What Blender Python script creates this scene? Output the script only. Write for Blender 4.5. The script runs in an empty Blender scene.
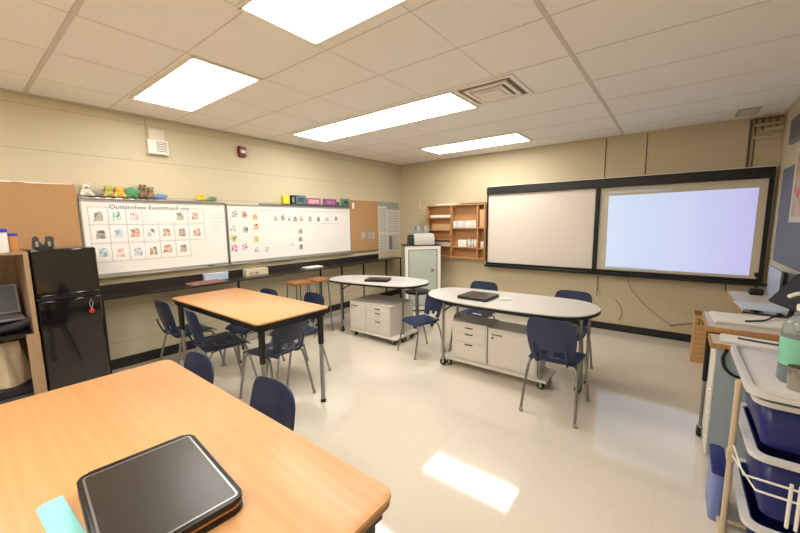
import bpy, bmesh, math, random
from mathutils import Vector, Matrix
random.seed(7)
SC = bpy.context.scene
COL = SC.collection
PI = math.pi
H = 2.68            # ceiling height
XL, XR, YB, YF = -4.44, 0.83, 5.70, -2.6

# ------------------------------------------------------------------ materials
def s2l(c):
    return tuple(((v/255)/12.92 if v/255 <= .04045 else ((v/255+.055)/1.055)**2.4) for v in c)
MATS = {}
def mat(name, rgb, rough=.5, metal=0, spec=.5, noise=0, nscale=20, coat=0, bump=0, emit=None, estr=0, trans=0, alpha=1, ior=1.45):
    if name in MATS: return MATS[name]
    m = bpy.data.materials.new(name); m.use_nodes = True
    nt = m.node_tree; b = nt.nodes['Principled BSDF']
    c = (*s2l(rgb), 1)
    b.inputs['Base Color'].default_value = c
    b.inputs['Roughness'].default_value = rough
    b.inputs['Metallic'].default_value = metal
    b.inputs['Specular IOR Level'].default_value = spec
    b.inputs['Coat Weight'].default_value = coat
    b.inputs['Transmission Weight'].default_value = trans
    b.inputs['IOR'].default_value = ior
    b.inputs['Alpha'].default_value = alpha
    if emit:
        b.inputs['Emission Color'].default_value = (*s2l(emit), 1); b.inputs['Emission Strength'].default_value = estr
    tc = nt.nodes.new('ShaderNodeTexCoord')
    n = nt.nodes.new('ShaderNodeTexNoise'); n.inputs['Scale'].default_value = nscale; n.inputs['Detail'].default_value = 4
    nt.links.new(tc.outputs['Object'], n.inputs['Vector'])
    amt = noise if noise else .03
    mx = nt.nodes.new('ShaderNodeMix'); mx.data_type = 'RGBA'; mx.blend_type = 'MULTIPLY'
    mx.inputs[6].default_value = c
    cr = nt.nodes.new('ShaderNodeMapRange'); cr.inputs[1].default_value = .3; cr.inputs[2].default_value = .7
    cr.inputs[3].default_value = 1-amt; cr.inputs[4].default_value = 1+amt*.3
    nt.links.new(n.outputs['Fac'], cr.inputs[0])
    cb = nt.nodes.new('ShaderNodeCombineColor')
    for i in range(3): nt.links.new(cr.outputs[0], cb.inputs[i])
    mx.inputs[0].default_value = 1
    nt.links.new(cb.outputs[0], mx.inputs[7]); nt.links.new(mx.outputs[2], b.inputs['Base Color'])
    if bump:
        bp = nt.nodes.new('ShaderNodeBump'); bp.inputs['Strength'].default_value = bump; bp.inputs['Distance'].default_value = .01
        nt.links.new(n.outputs['Fac'], bp.inputs['Height']); nt.links.new(bp.outputs[0], b.inputs['Normal'])
    MATS[name] = m; return m

def wood(name, c1, c2, rough=.35, axis='X', scale=1.0, coat=.1):
    if name in MATS: return MATS[name]
    m = bpy.data.materials.new(name); m.use_nodes = True
    nt = m.node_tree; b = nt.nodes['Principled BSDF']; L = nt.links
    tc = nt.nodes.new('ShaderNodeTexCoord'); mp = nt.nodes.new('ShaderNodeMapping')
    s = {'X': (.55, 6, 6), 'Y': (6, .55, 6), 'Z': (6, 6, .55)}[axis]
    mp.inputs['Scale'].default_value = tuple(v*scale for v in s)
    L.new(tc.outputs['Object'], mp.inputs['Vector'])
    n1 = nt.nodes.new('ShaderNodeTexNoise'); n1.inputs['Scale'].default_value = 1.6; n1.inputs['Detail'].default_value = 3; n1.inputs['Distortion'].default_value = .6
    L.new(mp.outputs[0], n1.inputs['Vector'])
    w = nt.nodes.new('ShaderNodeTexWave'); w.wave_type = 'BANDS'; w.bands_direction = {'X': 'Y', 'Y': 'X', 'Z': 'X'}[axis]
    w.inputs['Scale'].default_value = 1.4; w.inputs['Distortion'].default_value = 14; w.inputs['Detail'].default_value = 3; w.inputs['Detail Scale'].default_value = .7
    L.new(mp.outputs[0], w.inputs['Vector'])
    n2 = nt.nodes.new('ShaderNodeTexNoise'); n2.inputs['Scale'].default_value = 28; n2.inputs['Detail'].default_value = 2
    L.new(mp.outputs[0], n2.inputs['Vector'])
    a = nt.nodes.new('ShaderNodeMath'); a.operation = 'MULTIPLY'; a.inputs[1].default_value = .22; L.new(w.outputs['Fac'], a.inputs[0])
    a2 = nt.nodes.new('ShaderNodeMath'); a2.operation = 'MULTIPLY_ADD'; a2.inputs[1].default_value = .5; L.new(n1.outputs['Fac'], a2.inputs[0]); L.new(a.outputs[0], a2.inputs[2])
    a3 = nt.nodes.new('ShaderNodeMath'); a3.operation = 'MULTIPLY_ADD'; a3.inputs[1].default_value = .25; L.new(n2.outputs['Fac'], a3.inputs[0]); L.new(a2.outputs[0], a3.inputs[2])
    r = nt.nodes.new('ShaderNodeValToRGB'); r.color_ramp.elements[0].position = .15; r.color_ramp.elements[1].position = .85
    r.color_ramp.elements[0].color = (*s2l(c1), 1); r.color_ramp.elements[1].color = (*s2l(c2), 1)
    L.new(a3.outputs[0], r.inputs[0]); L.new(r.outputs[0], b.inputs['Base Color'])
    b.inputs['Roughness'].default_value = rough; b.inputs['Coat Weight'].default_value = coat; b.inputs['Coat Roughness'].default_value = .2
    MATS[name] = m; return m

def blockwall(name, rgb, joint, course=.37, length=.0, axis=0):
    """painted wall of large blocks: thin horizontal joints, fainter staggered uprights"""
    m = bpy.data.materials.new(name); m.use_nodes = True
    nt = m.node_tree; b = nt.nodes['Principled BSDF']; L = nt.links
    tc = nt.nodes.new('ShaderNodeTexCoord'); sp = nt.nodes.new('ShaderNodeSeparateXYZ'); L.new(tc.outputs['Object'], sp.inputs[0])
    cb = nt.nodes.new('ShaderNodeCombineXYZ')
    L.new(sp.outputs[axis], cb.inputs[0]); L.new(sp.outputs[2], cb.inputs[1])
    br = nt.nodes.new('ShaderNodeTexBrick'); L.new(cb.outputs[0], br.inputs['Vector'])
    br.inputs['Color1'].default_value = (1, 1, 1, 1); br.inputs['Color2'].default_value = (.985, .985, .98, 1); br.inputs['Mortar'].default_value = (0, 0, 0, 1)
    br.inputs['Scale'].default_value = 1; br.inputs['Mortar Size'].default_value = .0035; br.inputs['Mortar Smooth'].default_value = .6
    br.inputs['Brick Width'].default_value = 40; br.inputs['Row Height'].default_value = course
    n = nt.nodes.new('ShaderNodeTexNoise'); n.inputs['Scale'].default_value = 1.3; n.inputs['Detail'].default_value = 5; L.new(tc.outputs['Object'], n.inputs['Vector'])
    mx = nt.nodes.new('ShaderNodeMix'); mx.data_type = 'RGBA'
    mx.inputs[6].default_value = (*s2l(joint), 1); mx.inputs[7].default_value = (*s2l(rgb), 1)
    L.new(br.outputs['Color'], mx.inputs[0])
    m2 = nt.nodes.new('ShaderNodeMix'); m2.data_type = 'RGBA'; m2.blend_type = 'MULTIPLY'; m2.inputs[0].default_value = .10
    L.new(mx.outputs[2], m2.inputs[6]); L.new(n.outputs['Fac'], m2.inputs[7]); L.new(m2.outputs[2], b.inputs['Base Color'])
    nf = nt.nodes.new('ShaderNodeTexNoise'); nf.inputs['Scale'].default_value = 140; L.new(tc.outputs['Object'], nf.inputs['Vector'])
    bp = nt.nodes.new('ShaderNodeBump'); bp.inputs['Strength'].default_value = .08; bp.inputs['Distance'].default_value = .004
    L.new(nf.outputs['Fac'], bp.inputs['Height']); L.new(bp.outputs[0], b.inputs['Normal'])
    b.inputs['Roughness'].default_value = .55
    MATS[name] = m; return m

def corrugated(name, rgb):
    m = bpy.data.materials.new(name); m.use_nodes = True
    nt = m.node_tree; b = nt.nodes['Principled BSDF']; L = nt.links
    tc = nt.nodes.new('ShaderNodeTexCoord')
    w = nt.nodes.new('ShaderNodeTexWave'); w.wave_type = 'BANDS'; w.bands_direction = 'Y'; w.inputs['Scale'].default_value = 6
    L.new(tc.outputs['Object'], w.inputs['Vector'])
    r = nt.nodes.new('ShaderNodeValToRGB'); r.color_ramp.elements[0].color = (*s2l([v*.68 for v in rgb]), 1); r.color_ramp.elements[1].color = (*s2l([min(255, v*1.12) for v in rgb]), 1)
    L.new(w.outputs['Fac'], r.inputs[0]); L.new(r.outputs[0], b.inputs['Base Color'])
    bp = nt.nodes.new('ShaderNodeBump'); bp.inputs['Strength'].default_value = .6; L.new(w.outputs['Fac'], bp.inputs['Height']); L.new(bp.outputs[0], b.inputs['Normal'])
    b.inputs['Roughness'].default_value = .7
    MATS[name] = m; return m

def cork(name, rgb):
    return mat(name, rgb, .85, noise=.14, nscale=90, bump=.3)

def floor_mat():
    m = bpy.data.materials.new('waxed_floor'); m.use_nodes = True
    nt = m.node_tree; b = nt.nodes['Principled BSDF']; L = nt.links
    tc = nt.nodes.new('ShaderNodeTexCoord')
    br = nt.nodes.new('ShaderNodeTexBrick'); L.new(tc.outputs['Object'], br.inputs['Vector'])
    br.offset = 0; br.inputs['Scale'].default_value = 1; br.inputs['Brick Width'].default_value = .61; br.inputs['Row Height'].default_value = .61
    br.inputs['Color1'].default_value = (*s2l((224, 215, 199)), 1); br.inputs['Color2'].default_value = (*s2l((221, 211, 194)), 1)
    br.inputs['Mortar'].default_value = (*s2l((214, 203, 184)), 1); br.inputs['Mortar Size'].default_value = .0016; br.inputs['Mortar Smooth'].default_value = .5
    n = nt.nodes.new('ShaderNodeTexNoise'); n.inputs['Scale'].default_value = 24; n.inputs['Detail'].default_value = 6; L.new(tc.outputs['Object'], n.inputs['Vector'])
    mx = nt.nodes.new('ShaderNodeMix'); mx.data_type = 'RGBA'; mx.blend_type = 'MULTIPLY'; mx.inputs[0].default_value = .06
    L.new(br.outputs['Color'], mx.inputs[6]); L.new(n.outputs['Fac'], mx.inputs[7]); L.new(mx.outputs[2], b.inputs['Base Color'])
    n2 = nt.nodes.new('ShaderNodeTexNoise'); n2.inputs['Scale'].default_value = 3; n2.inputs['Detail'].default_value = 3; L.new(tc.outputs['Object'], n2.inputs['Vector'])
    mr = nt.nodes.new('ShaderNodeMapRange'); mr.inputs[3].default_value = .05; mr.inputs[4].default_value = .09; L.new(n2.outputs['Fac'], mr.inputs[0]); L.new(mr.outputs[0], b.inputs['Roughness'])
    b.inputs['Specular IOR Level'].default_value = .9; b.inputs['Coat Weight'].default_value = .5; b.inputs['Coat Roughness'].default_value = .05
    return m

def ceil_mat():
    return mat('ceiling_tile', (238, 234, 229), .9, noise=.04, nscale=60, bump=.15)

# ------------------------------------------------------------------ mesh builder
class MB:
    def __init__(s): s.bm = bmesh.new(); s.mi = 0
    def _tag(s, n0):
        s.bm.faces.ensure_lookup_table()
        for f in s.bm.faces[n0:]: f.material_index = s.mi
    def m(s, i): s.mi = i; return s
    def box(s, x0, x1, y0, y1, z0, z1, bev=0, M=None, seg=1):
        t = bmesh.new()
        bmesh.ops.create_cube(t, size=1)
        for v in t.verts: v.co = Vector((x0+(v.co.x+.5)*(x1-x0), y0+(v.co.y+.5)*(y1-y0), z0+(v.co.z+.5)*(z1-z0)))
        if bev: bmesh.ops.bevel(t, geom=list(t.edges), offset=bev, segments=seg, affect='EDGES', profile=.5)
        return s._merge(t, M)
    def _merge(s, t, M=None):
        if M is not None: bmesh.ops.transform(t, matrix=M, verts=t.verts)
        n0 = len(s.bm.faces); vm = {}
        for v in t.verts: vm[v] = s.bm.verts.new(v.co)
        for f in t.faces:
            try: nf = s.bm.faces.new([vm[v] for v in f.verts]); nf.material_index = s.mi
            except ValueError: pass
        t.free(); return s
    def lathe(s, prof, c=(0, 0, 0), n=24, M=None, cap=True):
        t = bmesh.new(); rings = []
        for r, z in prof:
            rings.append([t.verts.new((c[0]+r*math.cos(2*PI*k/n), c[1]+r*math.sin(2*PI*k/n), c[2]+z)) for k in range(n)])
        for a, b in zip(rings, rings[1:]):
            for k in range(n): t.faces.new((a[k], a[(k+1) % n], b[(k+1) % n], b[k]))
        if cap: t.faces.new(rings[0][::-1]); t.faces.new(rings[-1])
        return s._merge(t, M)
    def tube(s, pts, r, n=8, cap=True, M=None):
        pts = [Vector(p) for p in pts]; t = bmesh.new(); rings = []; prev = None
        rr = r if isinstance(r, (list, tuple)) else [r]*len(pts)
        for i, p in enumerate(pts):
            d = (pts[min(i+1, len(pts)-1)]-pts[max(i-1, 0)]).normalized()
            if prev is None:
                u = d.orthogonal().normalized()
            else:
                u = (prev-d*prev.dot(d)).normalized()
            prev = u; w = d.cross(u)
            rings.append([t.verts.new(p+(u*math.cos(2*PI*k/n)+w*math.sin(2*PI*k/n))*rr[i]) for k in range(n)])
        for a, b in zip(rings, rings[1:]):
            for k in range(n): t.faces.new((a[k], a[(k+1) % n], b[(k+1) % n], b[k]))
        if cap: t.faces.new(rings[0][::-1]); t.faces.new(rings[-1])
        return s._merge(t, M)
    def prism(s, poly, z0, z1, bev=0, M=None, seg=2):
        t = bmesh.new()
        a = [t.verts.new((x, y, z0)) for x, y in poly]; b = [t.verts.new((x, y, z1)) for x, y in poly]
        n = len(poly); t.faces.new(a[::-1]); top = t.faces.new(b)
        for k in range(n): t.faces.new((a[k], a[(k+1) % n], b[(k+1) % n], b[k]))
        if bev:
            es = [e for e in t.edges if (abs(e.verts[0].co.z-e.verts[1].co.z) < 1e-6)]
            bmesh.ops.bevel(t, geom=es, offset=bev, segments=seg, affect='EDGES', profile=.5)
        return s._merge(t, M)
    def sphere(s, c, r, sc=(1, 1, 1), n=16, M=None):
        t = bmesh.new(); bmesh.ops.create_uvsphere(t, u_segments=n, v_segments=max(8, n//2+2), radius=r)
        for v in t.verts: v.co = Vector((c[0]+v.co.x*sc[0], c[1]+v.co.y*sc[1], c[2]+v.co.z*sc[2]))
        return s._merge(t, M)
    def sheet(s, fn, nu, nv, th, skip=None, M=None):
        """thick curved sheet: fn(u,v)->Vector, thickness th along the normal"""
        t = bmesh.new(); g = [[t.verts.new(fn(i/nu, j/nv)) for j in range(nv+1)] for i in range(nu+1)]
        for i in range(nu):
            for j in range(nv):
                if skip and skip(i, j): continue
                t.faces.new((g[i][j], g[i+1][j], g[i+1][j+1], g[i][j+1]))
        for v in [v for v in t.verts if not v.link_faces]: t.verts.remove(v)
        t.normal_update()
        bmesh.ops.solidify(t, geom=list(t.faces), thickness=th)
        return s._merge(t, M)
    def build(s, name, mats, parent=None, smooth=True, loc=None):
        me = bpy.data.meshes.new(name)
        bmesh.ops.recalc_face_normals(s.bm, faces=list(s.bm.faces))
        s.bm.to_mesh(me); s.bm.free()
        o = bpy.data.objects.new(name, me); COL.objects.link(o)
        for m_ in (mats if isinstance(mats, (list, tuple)) else [mats]): me.materials.append(m_)
        if smooth:
            for p in me.polygons: p.use_smooth = True
            try: me.set_sharp_from_angle(angle=math.radians(38))
            except Exception: pass
        if parent: o.parent = parent
        if loc: o.location = loc
        return o

def tag(o, label=None, cat=None, group=None, kind=None):
    if label: o['label'] = label
    if cat: o['category'] = cat
    if group: o['group'] = group
    if kind: o['kind'] = kind
    return o
def thing(name, label, cat, loc=(0, 0, 0), rz=0, group=None):
    o = bpy.data.objects.new(name, None); COL.objects.link(o); o.empty_display_size = .05
    o.location = loc; o.rotation_euler = (0, 0, rz)
    return tag(o, label, cat, group)
def struct(o): o['kind'] = 'structure'; return o
def box(name, m, parent, *a, bev=0, **k):
    return MB().box(*a, bev=bev, **k).build(name, m, parent)
def kids(o): return [c for c in bpy.data.objects if c.parent == o]
def copy_tree(o, parent=None):
    c = o.copy(); COL.objects.link(c)
    if parent: c.parent = parent
    for ch in kids(o): copy_tree(ch, c)
    return c
def rrect(x0, x1, y0, y1, r, n=6):
    out = []
    for cx, cy, a0 in ((x1-r, y1-r, 0), (x0+r, y1-r, PI/2), (x0+r, y0+r, PI), (x1-r, y0+r, 3*PI/2)):
        for k in range(n+1):
            a = a0+PI/2*k/n; out.append((cx+r*math.cos(a), cy+r*math.sin(a)))
    return out
def smooth_poly(pts, n=8):
    """closed Catmull-Rom outline"""
    out = []; N = len(pts)
    for i in range(N):
        p0, p1, p2, p3 = [Vector(pts[(i+k-1) % N]) for k in range(4)]
        for k in range(n):
            t = k/n
            out.append(tuple(.5*((2*p1)+(p2-p0)*t+(2*p0-5*p1+4*p2-p3)*t*t+(3*p1-p0-3*p2+p3)*t**3)))
    return out
def curve_pts(pts, n=6):
    out = []; P = [Vector(p) for p in pts]; N = len(P)
    for i in range(N-1):
        p0 = P[max(i-1, 0)]; p1 = P[i]; p2 = P[i+1]; p3 = P[min(i+2, N-1)]
        for k in range(n):
            t = k/n; out.append(.5*((2*p1)+(p2-p0)*t+(2*p0-5*p1+4*p2-p3)*t*t+(3*p1-p0-3*p2+p3)*t**3))
    out.append(P[-1]); return out
def text_mesh(name, txt, size, m, parent, M, depth=.0006, shear=0):
    cu = bpy.data.curves.new(name, 'FONT'); cu.body = txt; cu.size = size; cu.extrude = depth; cu.shear = shear
    cu.resolution_u = 2
    o = bpy.data.objects.new(name+'_tmp', cu); COL.objects.link(o)
    bpy.context.view_layer.update()
    dg = bpy.context.evaluated_depsgraph_get()
    me = bpy.data.meshes.new_from_object(o.evaluated_get(dg))
    bpy.data.objects.remove(o)
    me.transform(M); me.materials.clear(); me.materials.append(m)
    r = bpy.data.objects.new(name, me); COL.objects.link(r)
    if parent: r.parent = parent
    return r

# ------------------------------------------------------------------ palette
navy = mat('navy_plastic', (36, 47, 78), .38, noise=.05, nscale=60)
chrome = mat('dull_chrome', (150, 150, 148), .28, metal=1)
greysteel = mat('grey_steel', (120, 122, 124), .4, metal=.7)
black = mat('black_plastic', (20, 20, 22), .45)
blackmetal = mat('black_metal', (24, 24, 26), .4, spec=.5)
glossblack = mat('gloss_black', (13, 13, 14), .1, coat=.6)
rubber = mat('black_rubber', (18, 18, 18), .7)
maple = wood('maple_laminate', (204, 149, 95), (220, 169, 117), .34, 'X', .8)
mapleedge = wood('maple_edge', (150, 95, 50), (175, 118, 66), .5, 'X')
honey = wood('honey_wood', (172, 122, 74), (198, 148, 98), .5, 'X')
oak = wood('tan_panel', (150, 122, 92), (172, 144, 112), .5, 'Z')
whiteplastic = mat('white_plastic', (232, 228, 220), .4)
whitelam = mat('white_laminate', (206, 203, 198), .3, noise=.02)
offwhite = mat('offwhite_cabinet', (218, 211, 200), .45)
grime = mat('pale_speckled_top', (205, 198, 186), .4, noise=.08, nscale=120)
whiteboard = mat('whiteboard_gloss', (236, 234, 228), .22, noise=.01)
alu = mat('aluminium', (178, 176, 170), .4, metal=.8)
paper = mat('paper', (238, 236, 230), .7)
paperb = mat('paper_blue', (214, 224, 238), .7)
teal = mat('teal_paper', (150, 222, 222), .6)
card = mat('cardboard', (204, 160, 108), .8, noise=.06)
bluegrey = mat('blue_grey_metal', (158, 172, 178), .45)
palegreen = mat('pale_green_door', (180, 188, 178), .4)
greypl = mat('grey_plastic', (150, 148, 144), .45)
trayw = mat('light_grey_tray', (206, 203, 204), .4)
totenavy = mat('tote_navy', (28, 38, 104), .3)
beigepost = mat('beige_enamel', (196, 176, 150), .45)

# ------------------------------------------------------------------ the room
struct(box('floor', floor_mat(), None, XL-.1, XR+.1, YF-.1, YB+.1, -.1, 0))
struct(box('ceiling', ceil_mat(), None, XL-.1, XR+.1, YF-.1, YB+.1, H, H+.1))
wallc = (208, 196, 166); joint = (170, 158, 128)
wm1 = blockwall('painted_block_side', wallc, joint, axis=1)
wm2 = blockwall('painted_block_back', (204, 190, 158), (190, 176, 144), axis=0)
struct(box('wall_left', wm1, None, XL-.1, XL, YF-.1, YB+.1, 0, H))
struct(box('wall_right', wm1, None, XR, XR+.1, YF-.1, YB+.1, 0, H))
struct(box('wall_back', wm2, None, XL, XR, YB, YB+.1, 0, H))
struct(box('wall_front', wm2, None, XL, XR, YF-.1, YF, 0, H))
struct(box('baseboard_left', mat('black_base', (34, 34, 36), .5), None, XL, XL+.015, YF, YB, .10, .205, bev=.003))
struct(box('trim_1', mat('grey_strip', (176, 168, 156), .5), None, XL, XL+.012, YF, YB, 0, .10))  # plain grey strip along the wall below the black band
struct(box('baseboard_back', MATS['black_base'], None, XL+.015, XR-.012, YB-.012, YB, 0, .10, bev=.003))
struct(box('baseboard_right', MATS['black_base'], None, XR-.012, XR, YF, YB, 0, .10, bev=.003))
# ceiling grid tees
teem = mat('ceiling_tee', (196, 184, 166), .6)
teed = mat('ceiling_tee_pale', (206, 198, 188), .7)  # paler tee colour, close to the ceiling tiles
g = MB()
for y in (-1.75, -1.17, -.6, -.02, .54, 1.10, 1.66, 2.18, 2.76, 3.36, 3.97, 4.59, 5.20):
    w = .028 if y == .54 else .007
    g.box(XL, XR, y-w/2, y+w/2, H-(.006 if w > .02 else .002), H+.004)
g.build('trim_2', teed); struct(bpy.data.objects['trim_2'])
g = MB()
for x, ya, yb in ((-3.92, YF, YB), (-3.27, YF, 1.1), (-3.27, 1.66, 2.76), (-2.62, YF, 2.76), (-2.62, 3.36, 4.59), (-1.88, YF, 2.76), (-3.22, 3.36, YB), (-1.21, YF, 2.76), (-.65, YF, YB)):
    w = .028 if x == -.65 else .005
    g.box(x-w/2, x+w/2, ya, yb, H-(.005 if w > .02 else .0015), H+.004)
struct(g.build('trim_3', teed))
struct(box('trim_4', teem, None, XL, XR, YB-.02, YB, H-.02, H))
struct(box('trim_5', teem, None, XL, XL+.02, YF, YB, H-.02, H))
struct(box('trim_6', teem, None, XR-.02, XR, YF, YB, H-.02, H))
# raised vertical seams on the back wall above the board
for k, x in enumerate((-.85, -.386, .61)):
    m_ = MB(); m_.box(x-.006, x+.006, YB-.006, YB, 2.13, H-.02)
    if k == 2: m_.box(x-.05, x-.03, YB-.018, YB, 2.13, H-.02)
    struct(m_.build('trim_%d' % (7+k), mat('seam_brown', (96, 82, 62), .6)))

# ceiling lights
lampmat = mat('lamp_diffuser', (255, 250, 240), .5, emit=(255, 251, 243), estr=13.5)
def ceiling_light(x0, x1, y0, y1, label, seam=None):
    t = thing('ceiling_light', label, 'ceiling light', ((x0+x1)/2, (y0+y1)/2, H), 0, 'recessed ceiling lights')
    a, b = (x1-x0)/2, (y1-y0)/2
    f = MB()
    for s_ in (-1, 1):
        f.box(-a-.015, a+.015, s_*b-.012, s_*b+.012, -.012, 0); f.box(s_*a-.012, s_*a+.012, -b, b, -.012, 0)
    f.build('frame', mat('lamp_frame', (236, 230, 218), .4), t)
    box('diffuser', lampmat, t, -a+.011, a-.011, -b+.011, b-.011, -.008, -.001)
ceiling_light(-3.88, -2.64, 1.14, 1.64, 'square-looking recessed ceiling light panel nearest the white wall box')
ceiling_light(-1.87, -.67, 1.06, 1.56, 'recessed ceiling light panel cut off by the top edge of the photo')
ceiling_light(-3.91, -1.63, 2.82, 3.35, 'long double recessed ceiling light ending at the square air vent')
ceiling_light(-3.20, -1.70, 4.63, 5.18, 'farthest recessed ceiling light panel, nearest the back wall')
for x in (-3.25, -.9):  # extra panels out of view, added to brighten the room
    ceiling_light(x-.61, x+.61, -.95, -.42, 'added unseen ceiling light panel behind the camera position')
    ceiling_light(x-.61, x+.61, -2.2, -1.7, 'added unseen ceiling light panel near the front wall behind the camera')

# square air diffuser
t = thing('ceiling_vent', 'square louvred metal air vent beside the long ceiling light', 'air vent', (-1.345, 3.06, H))
vw = mat('vent_white', (232, 226, 216), .45)
f = MB()
def ring(mb, a, b, w, z0, z1):
    mb.box(-a, a, -b, -b+w, z0, z1); mb.box(-a, a, b-w, b, z0, z1); mb.box(-a, -a+w, -b+w, b-w, z0, z1); mb.box(a-w, a, -b+w, b-w, z0, z1)
ring(f, .265, .265, .035, -.012, 0); f.build('frame', vw, t)
box('backing', mat('vent_dark', (120, 114, 104), .8), t, -.23, .23, -.23, .23, -.003, 0)
for a, z in ((.19, -.014), (.135, -.022)):
    f = MB()
    for rz in range(4):
        M = Matrix.Rotation(rz*PI/2, 4, 'Z')
        f.prism([(-a, -a), (a, -a), (a-.035, -a+.035), (-a+.035, -a+.035)], z-.006, z+.008, M=M)
    f.build('louvre', vw, t)
box('centre_plate', vw, t, -.095, .095, -.095, .095, -.034, -.026, bev=.003)
MB().tube([(0, 0, -.027), (0, 0, 0)], .02).build('stem', vw, t)

t = thing('ceiling_sensor', 'small grey grille panel in the ceiling near the right corner', 'vent', (.50, 5.36, H))
box('plate', mat('sensor_grey', (170, 166, 156), .6), t, -.09, .09, -.16, .16, -.008, 0, bev=.002)
f = MB()
for k in range(5): f.box(-.06, .06, -.11+k*.05, -.09+k*.05, -.012, -.008)
f.build('grille', teed, t)

# pipework in the upper right corner
t = thing('corner_pipework', 'bundle of pale pipes and brackets in the upper right corner', 'pipes', (.70, 5.62, 2.45))
cream = mat('cream_pipe', (196, 182, 150), .5); rust = mat('rust_brown', (120, 84, 56), .7)
MB().tube([(-.11, .03, .0), (.11, .03, .0)], .022).build('pipe', cream, t)
MB().tube([(-.03, -.02, .07), (.11, -.02, .07)], .018).build('pipe', cream, t)
MB().tube([(-.11, .04, .13), (.11, .04, .13)], .014).build('pipe', cream, t)
f = MB()
for k in range(4): f.box(-.1+k*.055, -.085+k*.055, .05, .075, .08, .21)
f.box(-.11, .12, .05, .078, .19, .205)
f.build('bracket', rust, t)

# ------------------------------------------------------------------ left wall
def on_left(name, m, parent, y0, y1, z0, z1, d=.012, x=XL, bev=0):
    return box(name, m, parent, x, x+d, y0, y1, z0, z1, bev=bev)
corkm = cork('cork', (186, 144, 100))
t = thing('cork_board', 'large tan cork board at the left, behind the black refrigerator', 'bulletin board', (XL, -.2, .95))
t1 = MB().box(0, .02, -1.0, .985, 0, .99).build('cork_panel', corkm, t)
f = MB()
random.seed(3)
for k in range(26):
    y = -1+k*.0755; a = random.uniform(.005, .014)
    f.box(.0201, .0215, y, y+.0755, .99-a, .99)
f.build('torn_paper_edge', paper, t)
t = thing('cork_board', 'smaller tan cork board between the whiteboard and the pinned papers', 'bulletin board', (XL, 4.30, 1.06))
MB().box(0, .02, 0, .70, 0, .885).build('cork_panel', corkm, t)
f = MB(); f.box(0, .026, -.0, .70, -.014, 0); f.build('frame', alu, t)
for k, (y, z, w, h, c) in enumerate(((4.30+.33, 1.27, .11, .13, (196, 186, 170)), (4.46+.33, 1.27, .11, .13, (176, 176, 176)), (4.60+.33, 1.26, .05, .13, (210, 196, 176)))):
    o = on_left('photo', mat('photo%d' % k, c, .6, noise=.5, nscale=40), None, y-.09, y-.09+w, z, z+h, .003, XL+.02)
    tag(o, ('grey photograph pinned low on the small cork board, ' + ('left one', 'middle one', 'right one')[k]), 'photo', 'photos on the small cork board')
o = on_left('paper_strip', paper, None, 4.34, 4.385, 1.80, 1.90, .003, XL+.02); tag(o, 'small white strip of paper at the top left of the small cork board', 'paper')

def text_lines(mb, y0, y1, z0, z1, n, x, seed=0, hh=.35):
    r = random.Random(seed)
    st = (z1-z0)/n
    for k in range(n):
        y = y0; z = z1-(k+1)*st+st*.3
        while y < y1-.01:
            w = r.uniform(.012, .035); w = min(w, y1-y)
            mb.box(x, x+.0008, y, y+w, z, z+st*hh); y += w+r.uniform(.006, .012)
ink = mat('grey_ink', (120, 118, 116), .7)
for k, (y0, y1, z0, z1, lab, c) in enumerate((
        (5.02, 5.66, 1.72, 1.95, 'grey header sheet at the top of the papers in the corner', (168, 168, 162)),
        (5.02, 5.28, 1.36, 1.86, 'white printed sheet on the left of the papers in the corner', (214, 210, 200)),
        (5.29, 5.66, 1.34, 1.80, 'white printed schedule on the right of the papers in the corner', (220, 214, 204)),
        (5.03, 5.30, 1.00, 1.35, 'lower left white sheet of the papers in the corner', (220, 214, 204)),
        (5.31, 5.64, 1.00, 1.33, 'lower right sheet with photo strip, papers in the corner', (208, 202, 192)))):
    t = thing('pinned_sheet', lab, 'paper', (XL+(0 if k == 0 else .0025), y0, z0), 0, 'papers pinned in the left corner')
    w, h = y1-y0, z1-z0
    MB().box(0, .002, 0, w, 0, h).build('sheet', mat('sheet%d' % k, c, .7, noise=.08, nscale=30), t)
    f = MB(); text_lines(f, .02, w-.02, .02, h-.02, max(4, int(h/.035)), .0021, k)
    if k == 4: f.box(.0021, .003, .02, .12, .03, h-.03)
    f.build('printed_lines', ink, t)

# two whiteboards
ZB0, ZB1 = 1.075, 1.80
def wboard(y0, y1, lab):
    t = thing('whiteboard', lab, 'whiteboard', (XL, y0, ZB0), 0)
    w = y1-y0; h = ZB1-ZB0
    MB().box(0, .018, .012, w-.012, .012, h-.012).build('writing_surface', whiteboard, t)
    f = MB(); f.box(0, .024, 0, w, -.012, .012); f.box(0, .024, 0, w, h-.012, h+.006); f.box(0, .024, 0, .012, 0, h); f.box(0, .024, w-.012, w, 0, h)
    f.build('frame', alu, t)
    f = MB(); f.box(0, .06, 0, w, -.03, -.012, bev=.003); f.build('marker_tray', alu, t)
    return t
B1 = wboard(.80, 2.165, 'left whiteboard with ruled rows of picture cards and handwriting')
B2 = wboard(2.175, 4.29, 'right whiteboard with a line of small photo cards')
# rolled map rails
f = MB(); f.tube([(.02, .0, ZB1-ZB0+.02), (.02, 1.36, ZB1-ZB0+.02)], .014); f.build('top_rail', alu, B1)
f = MB(); f.tube([(.02, .45, ZB1-ZB0+.02), (.02, 2.1, ZB1-ZB0+.02)], .014); f.build('top_rail', mat('rail_grey', (130, 130, 128), .4), B2)
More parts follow.
